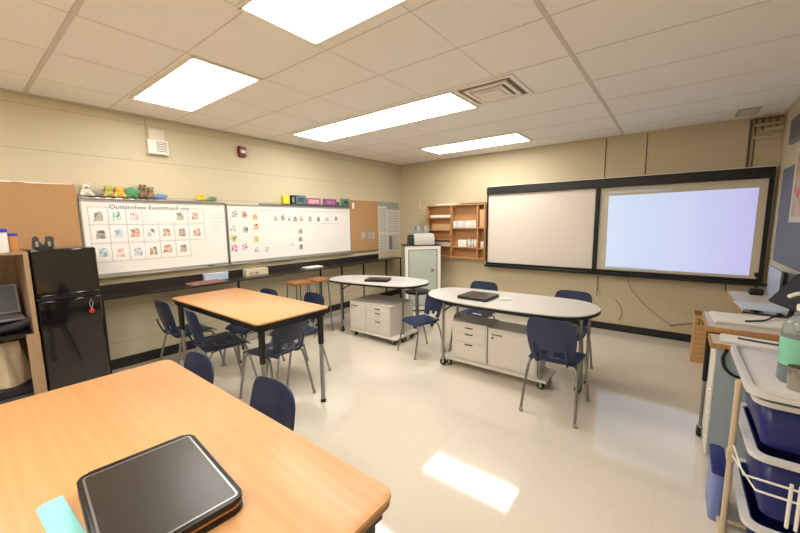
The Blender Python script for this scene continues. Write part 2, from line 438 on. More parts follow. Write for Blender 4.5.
# ruled lines and handwriting on the left board (local to board)
lineink = mat('marker_grey', (150, 158, 170), .5); dink = mat('marker_dark', (66, 70, 84), .5)
f = MB(); X0 = .0181
def yl(y): return y-.80
def zl(z): return z-ZB0
rows = ((.85, 1.735), (.85, 1.565), (.85, 1.385), (.85, 1.20))
cols = [.855, 1.005, 1.15, 1.285, 1.43, 1.58, 1.73, 1.90]
for y, z in rows: f.box(X0, X0+.0008, yl(.85), yl(1.90 if z > 1.21 else 1.75), zl(z), zl(z)+.004)
for c in cols:
    f.box(X0, X0+.0008, yl(c), yl(c)+.0035, zl(1.20 if c < 1.8 else 1.39), zl(1.735))
f.build('ruled_lines', lineink, B1)
Mtx = Matrix.Translation((X0, yl(1.02), zl(1.722))) @ Matrix(((0, 0, 1, 0), (1, 0, 0, 0), (0, 1, 0, 0), (0, 0, 0, 1)))
text_mesh('handwriting', 'Quttanelww Eocotttuud .uns', .062, dink, B1, Mtx, .0004, .1)
f = MB(); text_lines(f, yl(1.98), yl(2.12), zl(1.45), zl(1.70), 6, X0, 5, .18); f.build('faint_notes', mat('faint_ink', (205, 205, 200), .6), B1)
f = MB(); f.box(.035, .05, yl(1.9), yl(1.97), -.012, -.002); f.build('tray_marker', dink, B1)

PAL = dict(dark=((104, 98, 90), (176, 170, 158)), teal=((96, 178, 164), (216, 232, 226)), pink=((226, 150, 160), (240, 220, 216)), green=((84, 100, 72), (196, 190, 170)), brown=((150, 112, 80), (214, 196, 172)),
           blue=((110, 146, 168), (200, 216, 222)), rust=((168, 84, 66), (214, 190, 176)), pale=((168, 170, 176), (232, 232, 228)), plum=((110, 76, 72), (190, 170, 160)), slate=((96, 116, 140), (206, 214, 220)),
           orange=((232, 150, 60), (240, 176, 92)), red=((204, 84, 60), (232, 190, 172)), yellow=((210, 176, 60), (226, 210, 150)), lime=((150, 164, 50), (214, 214, 150)), magenta=((206, 84, 140), (232, 200, 214)), grey=((150, 150, 146), (226, 224, 218)))
PAL['pale pink'] = PAL['pink']
def card_mats(c):
    a, b = PAL[c]; a = tuple(v*.72+220*.28 for v in a); b = tuple(v*.8+235*.2 for v in b)
    k = 'pic_'+c.replace(' ', '_')
    if k not in MATS:
        m = bpy.data.materials.new(k); m.use_nodes = True; nt = m.node_tree; bs = nt.nodes['Principled BSDF']
        tc = nt.nodes.new('ShaderNodeTexCoord'); n = nt.nodes.new('ShaderNodeTexNoise'); n.inputs['Scale'].default_value = 17; n.inputs['Detail'].default_value = 1.5
        oi = nt.nodes.new('ShaderNodeObjectInfo'); ad = nt.nodes.new('ShaderNodeVectorMath'); ad.operation = 'ADD'
        nt.links.new(tc.outputs['Object'], ad.inputs[0]); nt.links.new(oi.outputs['Location'], ad.inputs[1]); nt.links.new(ad.outputs[0], n.inputs['Vector'])
        r = nt.nodes.new('ShaderNodeValToRGB'); r.color_ramp.interpolation = 'EASE'; r.color_ramp.elements[0].position = .38
        r.color_ramp.elements[0].color = (*s2l(a), 1); r.color_ramp.elements[1].position = .56; r.color_ramp.elements[1].color = (*s2l(b), 1)
        e = r.color_ramp.elements.new(.66); e.color = (*s2l([v*.75 for v in a]), 1)
        nt.links.new(n.outputs['Fac'], r.inputs[0]); nt.links.new(r.outputs[0], bs.inputs['Base Color']); bs.inputs['Roughness'].default_value = .6
        MATS[k] = m
    return MATS[k]
def pcard(y, z, c, w, h, lab, group, pw=None, ph=None, x=XL+.0185, shape='rect'):
    t = thing('picture_card', lab, 'card', (x+.0005, y, z), 0, group)
    MB().box(0, .0016, -w/2, w/2, -h/2, h/2).build('card_sheet', paper, t)
    pw = pw or w*.66; ph = ph or h*.66
    f = MB()
    if shape == 'disc': f.lathe([(pw/2, 0), (pw/2, .0009)], n=20, M=Matrix.Translation((.0017, 0, 0)) @ Matrix.Rotation(PI/2, 4, 'Y'))
    else:
        r = random.Random(int(y*1000+z*77))
        poly = []
        for a, b_ in ((-1, -1), (-.3, -.8), (.4, -1), (.8, -.9), (.95, 0), (.7, .85), (.2, 1), (-.4, .7), (-.85, .8), (-.8, .1)):
            poly.append((pw/2*a*r.uniform(.85, 1), ph/2*b_*r.uniform(.85, 1)))
        f.prism(poly, 0, .0009, M=Matrix(((0, 0, 1, .0017), (1, 0, 0, 0), (0, 1, 0, 0), (0, 0, 0, 1))))
    f.build('picture', card_mats(c), t, smooth=False)
ordn = ('first', 'second', 'third', 'fourth', 'fifth', 'sixth', 'seventh', 'eighth', 'ninth')
R = dict(top=[(0.93, 1.649, 'dark'), (1.078, 1.655, 'teal'), (1.221, 1.650, 'pale pink'), (1.647, 1.652, 'green'), (1.806, 1.656, 'brown')],
         middle=[(0.936, 1.475, 'dark'), (1.078, 1.478, 'blue'), (1.216, 1.481, 'rust'), (1.354, 1.477, 'pale'), (1.502, 1.479, 'brown'), (1.655, 1.474, 'plum'), (1.814, 1.47, 'rust')],
         bottom=[(0.939, 1.296, 'blue'), (1.074, 1.286, 'pale pink'), (1.224, 1.285, 'slate'), (1.36, 1.285, 'brown'), (1.498, 1.300, 'rust'), (1.656, 1.293, 'plum')])
for rn, L_ in R.items():
    for k, (y, z, c) in enumerate(L_):
        pcard(y, z, c, .125 if not (rn == 'middle' and k == 6) else .15, .135, '%s picture card, %s from left in the %s row of the left whiteboard' % (c, ordn[k], rn), 'picture cards on the left whiteboard', pw=.085 if c != 'rust' else .1, ph=.10)
o = on_left('blank_paper', paper, None, 1.36, 1.585, 1.60, 1.695, .002, XL+.0185); tag(o, 'blank white paper strip in the top row of the left whiteboard', 'paper')
C2 = [((2.275, 1.685), 'grey', .12, 'white card with pencil lines'), ((2.405, 1.68), 'rust', .12, 'reddish brown portrait card'), ((2.549, 1.649), 'orange', .10, 'orange card'), ((2.245, 1.508), 'pale', .12, 'pale lined card'), ((2.4, 1.491), 'slate', .12, 'blue drawing card'), ((2.555, 1.52), 'red', .11, 'red card'),
      ((2.244, 1.380), 'lime', .11, 'round green badge card'), ((2.545, 1.358), 'yellow', .11, 'yellow card'), ((2.244, 1.258), 'magenta', .12, 'pink and blue drawing card'), ((2.380, 1.263), 'magenta', .11, 'pink drawing card'), ((2.549, 1.215), 'grey', .10, 'grey pencil sketch card below the yellow card'), ((2.70, 1.21), 'grey', .10, 'faint sketch card, lowest and rightmost')]
for (y, z), c, w, lab in C2:
    pcard(y, z, c, w, w, lab + ' at the left end of the right whiteboard', 'cards at the left end of the right whiteboard', pw=w*.8, ph=w*.85, shape='disc' if c == 'lime' else 'rect')
C3 = [(2.852, 1.637), (2.966, 1.637), (3.075, 1.628), (3.175, 1.623), (3.278, 1.629), (3.443, 1.623), (3.602, 1.623), (3.775, 1.623), (3.965, 1.629)]
for k, (y, z) in enumerate(C3):
    pcard(y, z, ('brown', 'dark', 'grey', 'dark', 'brown', 'dark', 'dark', 'grey', 'dark')[k], .088 if k < 5 else .12, .11, 'small photo card, %s from left in the line across the right whiteboard' % ordn[k], 'photo cards in a line on the right whiteboard', pw=.07, ph=.09)
for k, (y, z) in enumerate([(3.259, 1.446), (3.252, 1.325), (3.255, 1.21), (3.101, 1.263)]):
    pcard(y, z, ('brown', 'dark', 'dark', 'grey')[k], .10, .105, ('upper brown photo card hanging below the line', 'middle dark photo card below the line', 'lowest dark photo card below the line', 'faint sketch card left of the lowest one')[k]+' on the right whiteboard', 'photo cards below the line on the right whiteboard', pw=.085, ph=.09)
f = MB(); f.box(X0, X0+.0008, .45, 1.95, .66, .665); f.box(X0, X0+.0008, .6, 1.9, .475, .4775); f.build('ruled_lines', lineink, B2)

# soft toys and tins on the top rail
def toy(kind, y, w, h, rgb, lab, rgb2=None, nm='soft_toy'):
    z = ZB1+.036
    t = thing(nm, lab, 'toy' if nm == 'soft_toy' else 'box', (XL+.03, y, z), 0, 'soft toys and boxes on top of the whiteboards')
    mm = mat('toy_%d_%d_%d' % rgb, rgb, .9, noise=.3, nscale=50); m2 = mat('toy_%d_%d_%d' % (rgb2 or (40, 40, 42)), rgb2 or (40, 40, 42), .8, noise=.3, nscale=50)
    if kind == 'bear':
        b = MB(); b.sphere((0, 0, h*.30), h*.30, (.8, w/h*1.5, 1)); b.sphere((.0, 0, h*.68), h*.27, (.9, w/h*1.3, 1)); b.build('body', mm, t)
        for s in (-1, 1):
            MB().sphere((0, s*w*.26, h*.92), h*.1).build('ear', mm, t); MB().sphere((.02, s*w*.38, h*.14), h*.14, (1.1, 1, 1)).build('paw', m2 if rgb2 else mm, t)
        MB().sphere((h*.24, 0, h*.66), h*.07).build('nose', m2, t)
    elif kind == 'lizard':
        b = MB(); b.sphere((0, 0, h*.42), h*.42, (.6, w/h*1.05, 1)); b.build('body', mm, t)
        MB().sphere((.0, w*.36, h*.5), h*.24, (.9, 1.2, 1)).build('head', m2 if rgb2 else mm, t)
        MB().tube(curve_pts([(0, -w*.3, h*.4), (0, -w*.5, h*.2), (0, -w*.62, h*.08)]), [.014]*12+[.006]).build('tail', mm, t)
        for s in (-1, 1): MB().sphere((.02, s*w*.25, h*.12), h*.13).build('foot', mm, t)
    elif kind == 'box':
        MB().box(-.02, .03, -w/2, w/2, 0, h, bev=.004).build('carton', mm, t)
        MB().box(.0301, .0312, -w*.35, w*.35, h*.2, h*.75).build('front_label', m2, t)
toy('bear', .862, .10, .12, (232, 226, 214), 'white teddy with dark eyes at the left end of the whiteboard rail')
toy('lizard', .945, .10, .075, (150, 148, 140), 'small grey soft toy lying next to the white teddy')
toy('bear', 1.03, .09, .105, (184, 184, 96), 'yellow-green soft toy second along the left board rail', (224, 190, 96))
toy('bear', 1.115, .10, .11, (236, 184, 84), 'orange and yellow soft toy beside the green one', (240, 214, 140))
toy('lizard', 1.215, .13, .125, (96, 160, 112), 'big green soft toy on the left whiteboard rail')
toy('bear', 1.315, .075, .14, (140, 112, 92), 'tall brown teddy behind the green toy')
toy('bear', 1.385, .07, .12, (150, 128, 92), 'brown teddy with blue feet beside the blue toy', (120, 148, 190))
toy('lizard', 1.475, .12, .07, (132, 160, 204), 'light blue soft toy lying on the whiteboard rail')
toy('bear', 1.885, .10, .075, (236, 208, 60), 'yellow soft toy alone near the right end of the left board')
toy('lizard', 2.01, .10, .065, (116, 156, 108), 'small green soft toy right of the lone yellow toy')
toy('box', 3.02, .10, .11, (236, 224, 40), 'bright yellow carton on the right whiteboard rail', (242, 234, 90), 'carton')
toy('box', 3.13, .05, .125, (52, 54, 60), 'narrow black carton beside the yellow carton', (150, 150, 150), 'carton')
toy('box', 3.27, .17, .13, (100, 128, 140), 'teal picture tin third on the right whiteboard rail', (70, 84, 90), 'tin')
toy('box', 3.50, .26, .10, (178, 110, 146), 'long pink patterned carton in the middle of the right rail', (214, 180, 190), 'carton')
toy('box', 3.83, .24, .10, (142, 88, 150), 'purple patterned carton on the right whiteboard rail', (186, 120, 150), 'carton')
toy('box', 3.99, .05, .06, (110, 96, 140), 'small violet carton beside the purple one', (70, 70, 90), 'carton')
toy('box', 4.16, .16, .12, (104, 150, 128), 'green picture tin at the far right of the whiteboard rail', (70, 90, 80), 'tin')

# wall-mounted clock/intercom and fire strobe
t = thing('wall_intercom', 'white wall intercom with vented speaker and upper cover, high on left wall', 'intercom', (XL, 1.41, 2.30))
box('speaker_box', whiteplastic, t, 0, .06, -.02, .17, 0, .15, bev=.006)
f = MB()
for k in range(6): f.box(.06, .063, .06, .155, .03+k*.018, .038+k*.018)
f.build('grille', greypl, t)
box('upper_cover', mat('warm_white', (222, 212, 194), .5), t, 0, .035, .0, .15, .152, .26, bev=.004)
box('conduit', mat('conduit', (186, 170, 142), .5), t, 0, .012, -.012, 0.002, .152, .36)
t = thing('fire_alarm', 'small dark red and white fire alarm strobe high on left wall', 'alarm', (XL, 2.425, 2.40))
box('housing', mat('alarm_red', (120, 30, 34), .4), t, 0, .045, -.05, .05, 0, .13, bev=.008)
box('lens', whiteplastic, t, .045, .058, -.03, .03, .045, .085, bev=.006)
f = MB(); f.box(.0451, .047, -.03, .03, .015, .02); f.box(.0451, .047, -.03, .03, .025, .03); f.build('sound_slot', black, t)

# black ledge along the left wall
ld = mat('dark_ledge', (44, 38, 36), .3)
t = thing('wall_ledge', 'long narrow black counter ledge with backsplash under the whiteboards', 'counter', (XL, .80, 0))
box('backsplash', ld, t, .0, .018, 0, 4.20, .885, .975)
box('counter_top', ld, t, .0, .27, 0, 4.62, .865, .885, bev=.003)
for y in (1.35, 2.62, 3.05, 3.55, 4.15, 4.58):
    MB().box(.235, .255, y-.01, y+.01, .0, .865).build('leg', blackmetal, t)
box('side_frame', blackmetal, t, .22, .255, .02, .05, 0, .865)
for k, (y, x0) in enumerate(((2.72, .30), (3.12, .30))):
    pass
# wooden stools under the ledge
def stool(y, x, lab):
    t = thing('wooden_stool', lab, 'stool', (x, y, 0), 0, 'wooden stools under the ledge')
    box('seat', wood('dark_honey', (140, 92, 52), (166, 112, 66), .5, 'Y'), t, -.12, .12, -.13, .13, .745, .785, bev=.008)
    for sx in (-1, 1):
        for sy in (-1, 1):
            MB().tube([(sx*.10, sy*.10, .745), (sx*.13, sy*.13, 0)], .009).build('leg', greysteel, t)
    f = MB()
    for sx in (-1, 1): f.tube([(sx*.12, -.12, .25), (sx*.12, .12, .25)], .007)
    for sy in (-1, 1): f.tube([(-.12, sy*.12, .25), (.12, sy*.12, .25)], .007)
    f.build('foot_ring', greysteel, t)
stool(2.86, -3.98, 'wooden-seat stool on the left under the black ledge')
stool(3.19, -3.98, 'wooden-seat stool on the right under the black ledge')
# things on the ledge
zt = .885
t = thing('paper_stack', 'pinkish brown folders stacked on the black ledge', 'folders', (-4.29, 1.80, zt), .06)
for k in range(3): box('folder', mat('folder%d' % k, ((168, 120, 104), (196, 160, 140), (140, 96, 84))[k], .7), t, -.1, .10, -.17+.01*k, .19-.012*k, k*.006, k*.006+.0055, bev=.001)
t = thing('storage_case', 'light blue plastic case behind the folders on the ledge', 'case', (-4.38, 1.98, zt), 0)
box('case_body', mat('pale_blue', (176, 196, 222), .4), t, -.03, .03, -.15, .13, .0, .075, bev=.006)
box('lid', mat('pale_blue2', (206, 216, 230), .4), t, -.032, .032, -.155, .135, .076, .092, bev=.004)
t = thing('cream_carton', 'cream carton with printed picture on the ledge', 'box', (-4.37, 2.47, zt))
box('carton', mat('cream_box', (206, 196, 166), .6), t, -.05, .045, -.14, .17, 0, .09, bev=.003)
box('printed_picture', card_mats('brown'), t, .0451, .0460, -.12, .05, .01, .05)
t = thing('pale_tray', 'pale grey tray on the ledge right of the cream carton', 'tray', (-4.30, 3.35, zt))
box('tray_base', greypl, t, -.08, .08, -.16, .16, 0, .018, bev=.004)
box('loose_papers', paper, t, -.06, .07, -.14, .15, .0185, .03, bev=.002)

# ------------------------------------------------------------------ refrigerator and left shelving
t = thing('refrigerator', 'black glossy two-door refrigerator against the left wall', 'refrigerator', (-4.4, .58, 0))
W = .19
box('cabinet_body', glossblack, t, .0, .47, -.195, .195, .03, 1.38, bev=.006)
fr = box('freezer_door', glossblack, t, .472, .52, -.195, .195, 1.00, 1.38, bev=.01)
box('door_handle', glossblack, fr, .521, .538, -.17, .19, 1.003, 1.02, bev=.004)
dr = box('main_door', glossblack, t, .472, .52, -.195, .195, .06, .975, bev=.01)
box('door_handle', glossblack, dr, .521, .538, -.17, .19, .952, .97, bev=.004)
f = MB(); f.box(.505, .524, -.193, .193, .976, .999); f.build('gap_trim', mat('dark_trim', (60, 60, 62), .3, metal=.6), t)
for sy in (-1, 1):
    MB().lathe([(.02, 0), (.02, .03)], (.06, sy*.15, 0), 12).build('foot', rubber, t); MB().lathe([(.02, 0), (.02, .03)], (.44, sy*.15, 0), 12).build('foot', rubber, t)
t = thing('hanging_tag', 'small red tag on a loop hanging from the refrigerator handle', 'tag', (-3.86, .70, .83))
MB().tube([(0, .0, .03), (.004, -.012, .08), (.004, 0, .12), (.004, .012, .08), (0, 0, .03)], .003).build('loop', greypl, t)
MB().sphere((0, 0, .015), .02, (.45, 1, 1)).build('red_tag', mat('tag_red', (190, 40, 36), .4), t)
for k, (y, rz, lab) in enumerate(((.435, 0, 'left'), (.505, 0, 'right'))):
    t = thing('toy_boot', 'dark grey bent figure with a silver patch on the refrigerator, %s one' % lab, 'figurine', (-3.95, y, 1.38), 0, 'grey figures on the refrigerator')
    s = -1 if k == 0 else 1
    MB().tube(curve_pts([(0, s*-.005, .1), (0, s*.0, .05), (0, s*.008, .02), (.01, -s*.02, .012)]), [.014]*8+[.017]*10+[.010]).build('figure_body', mat('figure_grey', (74, 74, 76), .4, noise=.4), t) if 0 else \
        MB().prism(smooth_poly([(-.012*s-.004, .095), (-.018*s, .05), (-.04*s, .025), (-.038*s, .0), (.02*s, .0), (.026*s, .04), (.022*s+.004, .09)], 5), -.015, .015, bev=.004, M=Matrix(((0, 0, 1, 0), (1, 0, 0, 0), (0, 1, 0, .003), (0, 0, 0, 1)))).build('figure_body', mat('figure_grey', (74, 74, 76), .4, noise=.4), t)
    MB().box(.0155, .018, -.008, .008, .02, .06, bev=.0008).build('silver_patch', alu, t)

# tan shelving unit left of the fridge
t = thing('storage_shelf', 'tan open shelving unit filled with equipment left of the refrigerator', 'shelf', (-4.42, 0, 0))
D = .56
box('side_panel', oak, t, 0, D, .345, .372, 0, 1.37, bev=.002)
box('side_panel', oak, t, 0, D, -.80, -.773, 0, 1.37, bev=.002)
box('back_panel', oak, t, 0, .012, -.773, .345, .05, 1.35)
box('top_panel', oak, t, 0, D, -.773, .345, 1.35, 1.37, bev=.002)
for z in (.18, .74): box('shelf_board', oak if z < .7 else mat('dark_shelf', (40, 36, 34), .4), t, .012, D-.01, -.773, .345, z-.02, z, bev=.002)
box('face_strip', oak, t, D, D+.015, .300, .372, 0, .74)
def laptop_closed(t, w, d, h, m1):
    MB().prism(rrect(-w/2, w/2, -d/2, d/2, .02, 4), 0, h*.5, bev=.003).build('base', m1, t)
    MB().prism(rrect(-w/2, w/2, -d/2, d/2, .02, 4), h*.52, h, bev=.003).build('lid', m1, t)
# silver laptop standing open, seen from the side
t = thing('open_laptop', 'silver grey open laptop standing on the dark shelf of the tan unit', 'laptop', (-4.07, .20, .745))
silver = mat('silver_body', (150, 150, 152), .35, metal=.5)
MB().box(-.14, .13, -.12, .12, .10, .118, bev=.004).build('keyboard_base', silver, t)
l = MB().box(-.008, .008, -.12, .12, 0, .24, bev=.003, M=Matrix.Translation((-.12, 0, .12)) @ Matrix.Rotation(-.35, 4, 'Y')).build('lid', silver, t)
MB().box(.0085, .0095, -.105, .105, .015, .225, M=Matrix.Translation((-.12, 0, .12)) @ Matrix.Rotation(-.35, 4, 'Y')).build('screen', mat('dim_screen', (112, 120, 128), .2), l)
MB().box(-.12, .10, -.1, .1, .0, .099, bev=.01).build('riser', black, t)
t = thing('paper_tray', 'curved black plastic tray in front of the open laptop', 'tray', (-3.885, .20, .742))
def trayfn(u, v): return Vector((-.03+.055*v, -.16+.30*u, .012+.10*(1-math.cos((v)*1.2))+.05*u*u))
MB().sheet(trayfn, 12, 8, .008).build('tray_shell', mat('dark_plastic', (52, 54, 58), .3), t)
box('tray_foot', black, t, -.03, .02, -.14, .10, 0, .011)
t = thing('projector_unit', 'flat black equipment box jutting out under the dark shelf', 'equipment', (-4.00, .16, .18))
box('stand', oak, t, -.2, .02, -.13, .15, 0, .06)
box('equipment_case', black, t, -.25, .10, -.16, .16, .0601, .16, bev=.01)
box('front_lip', mat('dark_plastic', (52, 54, 58), .3), t, .101, .13, -.15, .15, .07, .09, bev=.004)
t = thing('paper_bag', 'crumpled beige paper bag on the lower shelf of the tan unit', 'bag', (-4.06, .16, .341))
def bagfn(u, v):
    a = 2*PI*u; r = 1+.09*math.sin(5*a+3*v)+.05*math.sin(9*a)
    return Vector((.13*math.cos(a)*r*(1-.25*v), .15*math.sin(a)*r*(1-.2*v), .34*v+.0))
MB().sheet(bagfn, 40, 8, .003).build('bag_body', mat('beige_bag', (196, 178, 150), .8, noise=.15, nscale=14), t)
# bottles on top of the shelf
def lidded(y, x, w, h, m1, lab, nm):
    t = thing(nm, lab, 'container', (x, y, 1.37), 0)
    MB().prism(rrect(-w/2, w/2, -w/2, w/2, w*.25, 5), 0, h*.84, bev=.006).build('body', m1, t)
    MB().prism(rrect(-w/2-.003, w/2+.003, -w/2-.003, w/2+.003, w*.27, 5), h*.841, h, bev=.003).build('blue_lid', mat('royal_blue', (50, 74, 190), .35), t)
lidded(.243, -3.94, .085, .175, mat('cloudy_white', (226, 226, 224), .35), 'cloudy white container with a blue lid on the shelving unit', 'wipes_container')
lidded(.312, -3.96, .05, .14, mat('amber_plastic', (206, 146, 84), .4), 'amber container with a blue lid beside the white container', 'amber_container')

# ------------------------------------------------------------------ back wall board + projection
bx0, bx1, bz0, bz1 = -2.54, .795, .80, 2.125
t = thing('presentation_board', 'wide black-framed double board with pull-down header along the back wall', 'whiteboard', (bx0, YB, bz0))
Wd = bx1-bx0; Hd = bz1-bz0; xd = 1.635
fb = mat('board_frame_black', (22, 22, 24), .35)
f = MB()
f.box(0, Wd, -.10, -.005, Hd-.13, Hd-.01, bev=.006); f.build('header_case', fb, t)
box('top_trim', whiteplastic, t, 0, Wd, -.105, -.005, Hd-.009, Hd, bev=.001)
box('upright_frame', fb, t, 0, .022, -.075, -.005, .071, Hd-.131); box('upright_frame', fb, t, Wd-.04, Wd, -.075, -.005, .071, Hd-.131); box('upright_frame', fb, t, xd-.022, xd+.022, -.085, -.005, .071, Hd-.131)
box('bottom_rail', fb, t, 0, Wd, -.08, -.005, .0, .07, bev=.004)
box('marker_tray', fb, t, 0, Wd+.03, -.15, -.08, .0, .035, bev=.006)
lw = mat('left_panel_white', (226, 216, 204), .28, noise=.02)
box('whiteboard_panel', lw, t, .022, xd-.03, -.06, -.01, .07, Hd-.13)
rp = box('projection_screen', mat('screen_border', (208, 200, 180), .6), t, xd+.03, Wd-.04, -.06, -.01, .07, Hd-.13)
# projected picture
pm = bpy.data.materials.new('projected_picture'); pm.use_nodes = True
nt = pm.node_tree; b = nt.nodes['Principled BSDF']; tc = nt.nodes.new('ShaderNodeTexCoord'); sp = nt.nodes.new('ShaderNodeSeparateXYZ')
nt.links.new(tc.outputs['Generated'], sp.inputs[0]); r = nt.nodes.new('ShaderNodeValToRGB')
r.color_ramp.elements[0].color = (*s2l((203, 225, 253)), 1); r.color_ramp.elements[1].color = (*s2l((194, 193, 247)), 1)
e = r.color_ramp.elements.new(.6); e.color = (*s2l((202, 214, 253)), 1)
nt.links.new(sp.outputs[0], r.inputs[0]); nt.links.new(r.outputs[0], b.inputs['Emission Color'])
b.inputs['Emission Strength'].default_value = .80; b.inputs['Base Color'].default_value = (.25, .25, .27, 1); b.inputs['Roughness'].default_value = .5
MB().prism([(1.775, .105), (3.22, .105), (3.225, 1.10), (1.768, 1.08)], 0, .0015, M=Matrix(((1, 0, 0, 0), (0, 0, 1, -.0616), (0, 1, 0, 0), (0, 0, 0, 1)))).build('projected_image', pm, rp, smooth=False)
f = MB()
for k in range(9): f.box(1.80+k*.035, 1.80+k*.035+.02, -.0628, -.0618, .112, .118)
f.box(2.12, 2.35, -.0628, -.0618, .108, .111)
f.build('screen_caption', dink, rp)
f = MB(); f.box(1.76, 2.45, -.0615, -.0605, 1.115, 1.14); f.build('pale_strip', mat('strip_pale', (216, 222, 240), .5), rp)  # pale bluish strip above the projected image
# outlets and cables
t = thing('wall_outlet', 'small pale wall outlet with a drop cable below the back board', 'outlet', (-.855, YB, .50))
box('plate', mat('outlet_plate', (206, 196, 180), .5), t, -.035, .035, -.012, 0, -.055, .055, bev=.003)
box('socket', greypl, t, -.016, .016, -.016, -.012, -.03, .03, bev=.002)
box('drop_conduit', MATS['seam_brown'], t, -.004, .004, -.008, 0, .056, .296)
def cable(name, pts, r, m_, lab):
    return tag(MB().tube(curve_pts(pts), r, 6).build(name, m_), lab, 'cable')
cable('cable', [(-.62, YB-.012, .44), (-.56, YB-.012, .36), (-.54, YB-.012, .25), (-.57, YB-.012, .16)], .006, greypl, 'short grey cable curving down the back wall beside the outlet')
cable('cable', [(-.50, YB-.01, .797), (-.46, YB-.01, .64), (-.30, YB-.01, .44), (-.12, YB-.01, .28), (.0, YB-.012, .20)], .004, greypl, 'thin grey cable hanging diagonally under the projected screen')
cable('cable', [(.0, YB-.02, .185), (.1, YB-.02, .215), (.22, YB-.02, .25), (.28, YB-.02, .27)], .006, mat('dark_red', (92, 36, 34), .5), 'dark red cable end lying along the wall near the cardboard box')
cable('cable', [(.50, YB-.01, .797), (.50, YB-.01, .75), (.50, YB-.01, .70)], .004, rubber, 'short black wire below the right end of the board')
t = thing('cable_raceway', 'thin white raceway corner on the wall above the printer', 'raceway', (-3.86, YB, 1.82))
box('upright', whiteplastic, t, -.1, -.09, -.01, 0, 0, .12); box('horizontal', whiteplastic, t, -.09, .1, -.01, 0, 0, .01)

# wooden shelves on back wall
t = thing('wall_cubby', 'honey wood cubby shelves hung on the back wall left of the board', 'shelf', (-3.71, YB, .915))
SW = 1.165; SH = .92; D = .14
for x in (0, .51, 1.02): box('upright_panel', honey, t, x, x+.022, -D, -.012, 0, SH, bev=.001)
box('end_panel', honey, t, SW-.012, SW, -D, -.012, 0, SH, bev=.001)
box('back_panel', honey, t, 0, SW, -.012, 0, 0, SH)
box('top_panel', honey, t, 0, SW, -D, -.012, SH+.001, SH+.02, bev=.001)
box('bottom_panel', honey, t, .022, SW-.012, -D+.004, -.012, 0.0, .02)
def shelfb(x0, x1, z): box('shelf_board', honey, t, x0, x1, -D+.006, -.012, z-.018, z, bev=.001)
for z in (.21, .33, .50, .72): shelfb(.022, .51, z)
for z in (.20, .535): shelfb(.532, 1.02, z)
for z in (.19, .54): shelfb(1.042, SW-.012, z)
def on_shelf(name, m_, x0, x1, z0, h, lab, cat, d=.10, group=None):
    o = box(name, m_, None, x0, x1, YB-.012-d, YB-.018, z0, z0+h, bev=.003); tag(o, lab, cat, group); return o
on_shelf('paper_stack', paper, -3.64, -3.21, .915+.72, .045, 'stack of white paper in the top left cubby', 'paper')
on_shelf('tan_box', mat('tan_box', (196, 156, 116), .7), -3.60, -3.22, .915+.50, .10, 'low tan box in the left cubby under the paper', 'box')
on_shelf('tan_box', mat('tan_box2', (206, 164, 120), .7), -2.655, -2.565, .915+.54, .30, 'tall tan carton in the right cubby beside the board', 'box')
on_shelf('grey_tray', mat('tray_pale', (190, 182, 168), .6), -3.64, -3.21, .915+.21, .07, 'pale tray on the low left cubby shelf', 'tray')
r_ = random.Random(4); x = -3.16
for k in range(9):
    on_shelf('white_box', mat('wb%d' % (k % 3), ((228, 226, 220), (214, 212, 206), (236, 232, 224))[k % 3], .6), x, x+.045, .915+.535, .115+r_.uniform(0, .012), 'white index box standing in the row in the middle cubby, %s from left' % ordn[k], 'box', .10, 'white boxes in a row on the middle cubby shelf'); x += .0495
on_shelf('white_box', MATS['wb2'], -3.06, -2.90, .915+.20, .12, 'wide white box on the lower middle cubby shelf', 'box')
for k, xx in enumerate((-2.86, -2.80, -2.74)):
    t2 = MB().lathe([(.02, 0), (.024, .01), (.024, .11), (.016, .12), (.016, .135)], (xx, YB-.075, .915+.20), 14).build('supply_jar', MATS['wb%d' % k]); tag(t2, 'white supply jar right of the wide white box, %s from left' % ordn[k], 'jar', 'jars on the lower middle cubby shelf')
t2 = MB().lathe([(.026, 0), (.03, .01), (.03, .10), (.022, .11)], (-2.61, YB-.08, .915+.19), 14).build('supply_jar', MATS['wb0']); tag(t2, 'single white jar in the lower right cubby', 'jar')
o = box('dark_binder', mat('binder_dark', (84, 62, 54), .6), None, -3.02, -2.57, YB-.13, YB-.02, .915+.9205, .915+.955, bev=.003); tag(o, 'dark brown flat binder on top of the cubby shelves', 'binder')
o = box('white_folder', paper, None, -3.52, -3.14, YB-.13, YB-.02, .915+.9205, .915+.96, bev=.003); tag(o, 'white folders stacked on top of the cubby shelves, left side', 'folder')

# grey storage cabinet standing across the corner
ang = PI/4
t = thing('storage_cabinet', 'grey metal cabinet with pale green door standing across the corner', 'cabinet', (-3.43, 5.03, 0), ang)
# local: front at y=0 facing -y, x from -.31 to .31
box('cabinet_body', mat('cab_grey', (176, 172, 164), .45), t, -.31, .31, .02, .45, .03, 1.15, bev=.004)
f = MB(); f.box(-.31, -.255, -.001, .02, .03, 1.15); f.box(.255, .31, -.001, .02, .03, 1.15); f.box(-.255, .255, -.001, .02, 1.09, 1.15); f.box(-.255, .255, -.001, .02, .03, .09)
f.build('front_frame', whiteplastic, t)
d = box('door', palegreen, t, -.24, .24, -.006, .019, .105, 1.075, bev=.003)
f = MB()
f.box(-.255, -.242, .0, .0195, .09, 1.09); f.box(.242, .255, 0, .0195, .09, 1.09); f.box(-.242, .242, 0, .0195, 1.077, 1.09)
f.build('door_seal', mat('seal', (96, 98, 98), .6), t)
MB().box(.13, .19, -.03, -.007, .72, .735, bev=.003).box(.15, .165, -.02, -.006, .69, .76).build('door_handle', greysteel, d)
box('top_plate', mat('dark_top', (58, 56, 54), .4), t, -.33, .32, -.01, .46, 1.151, 1.166, bev=.002)
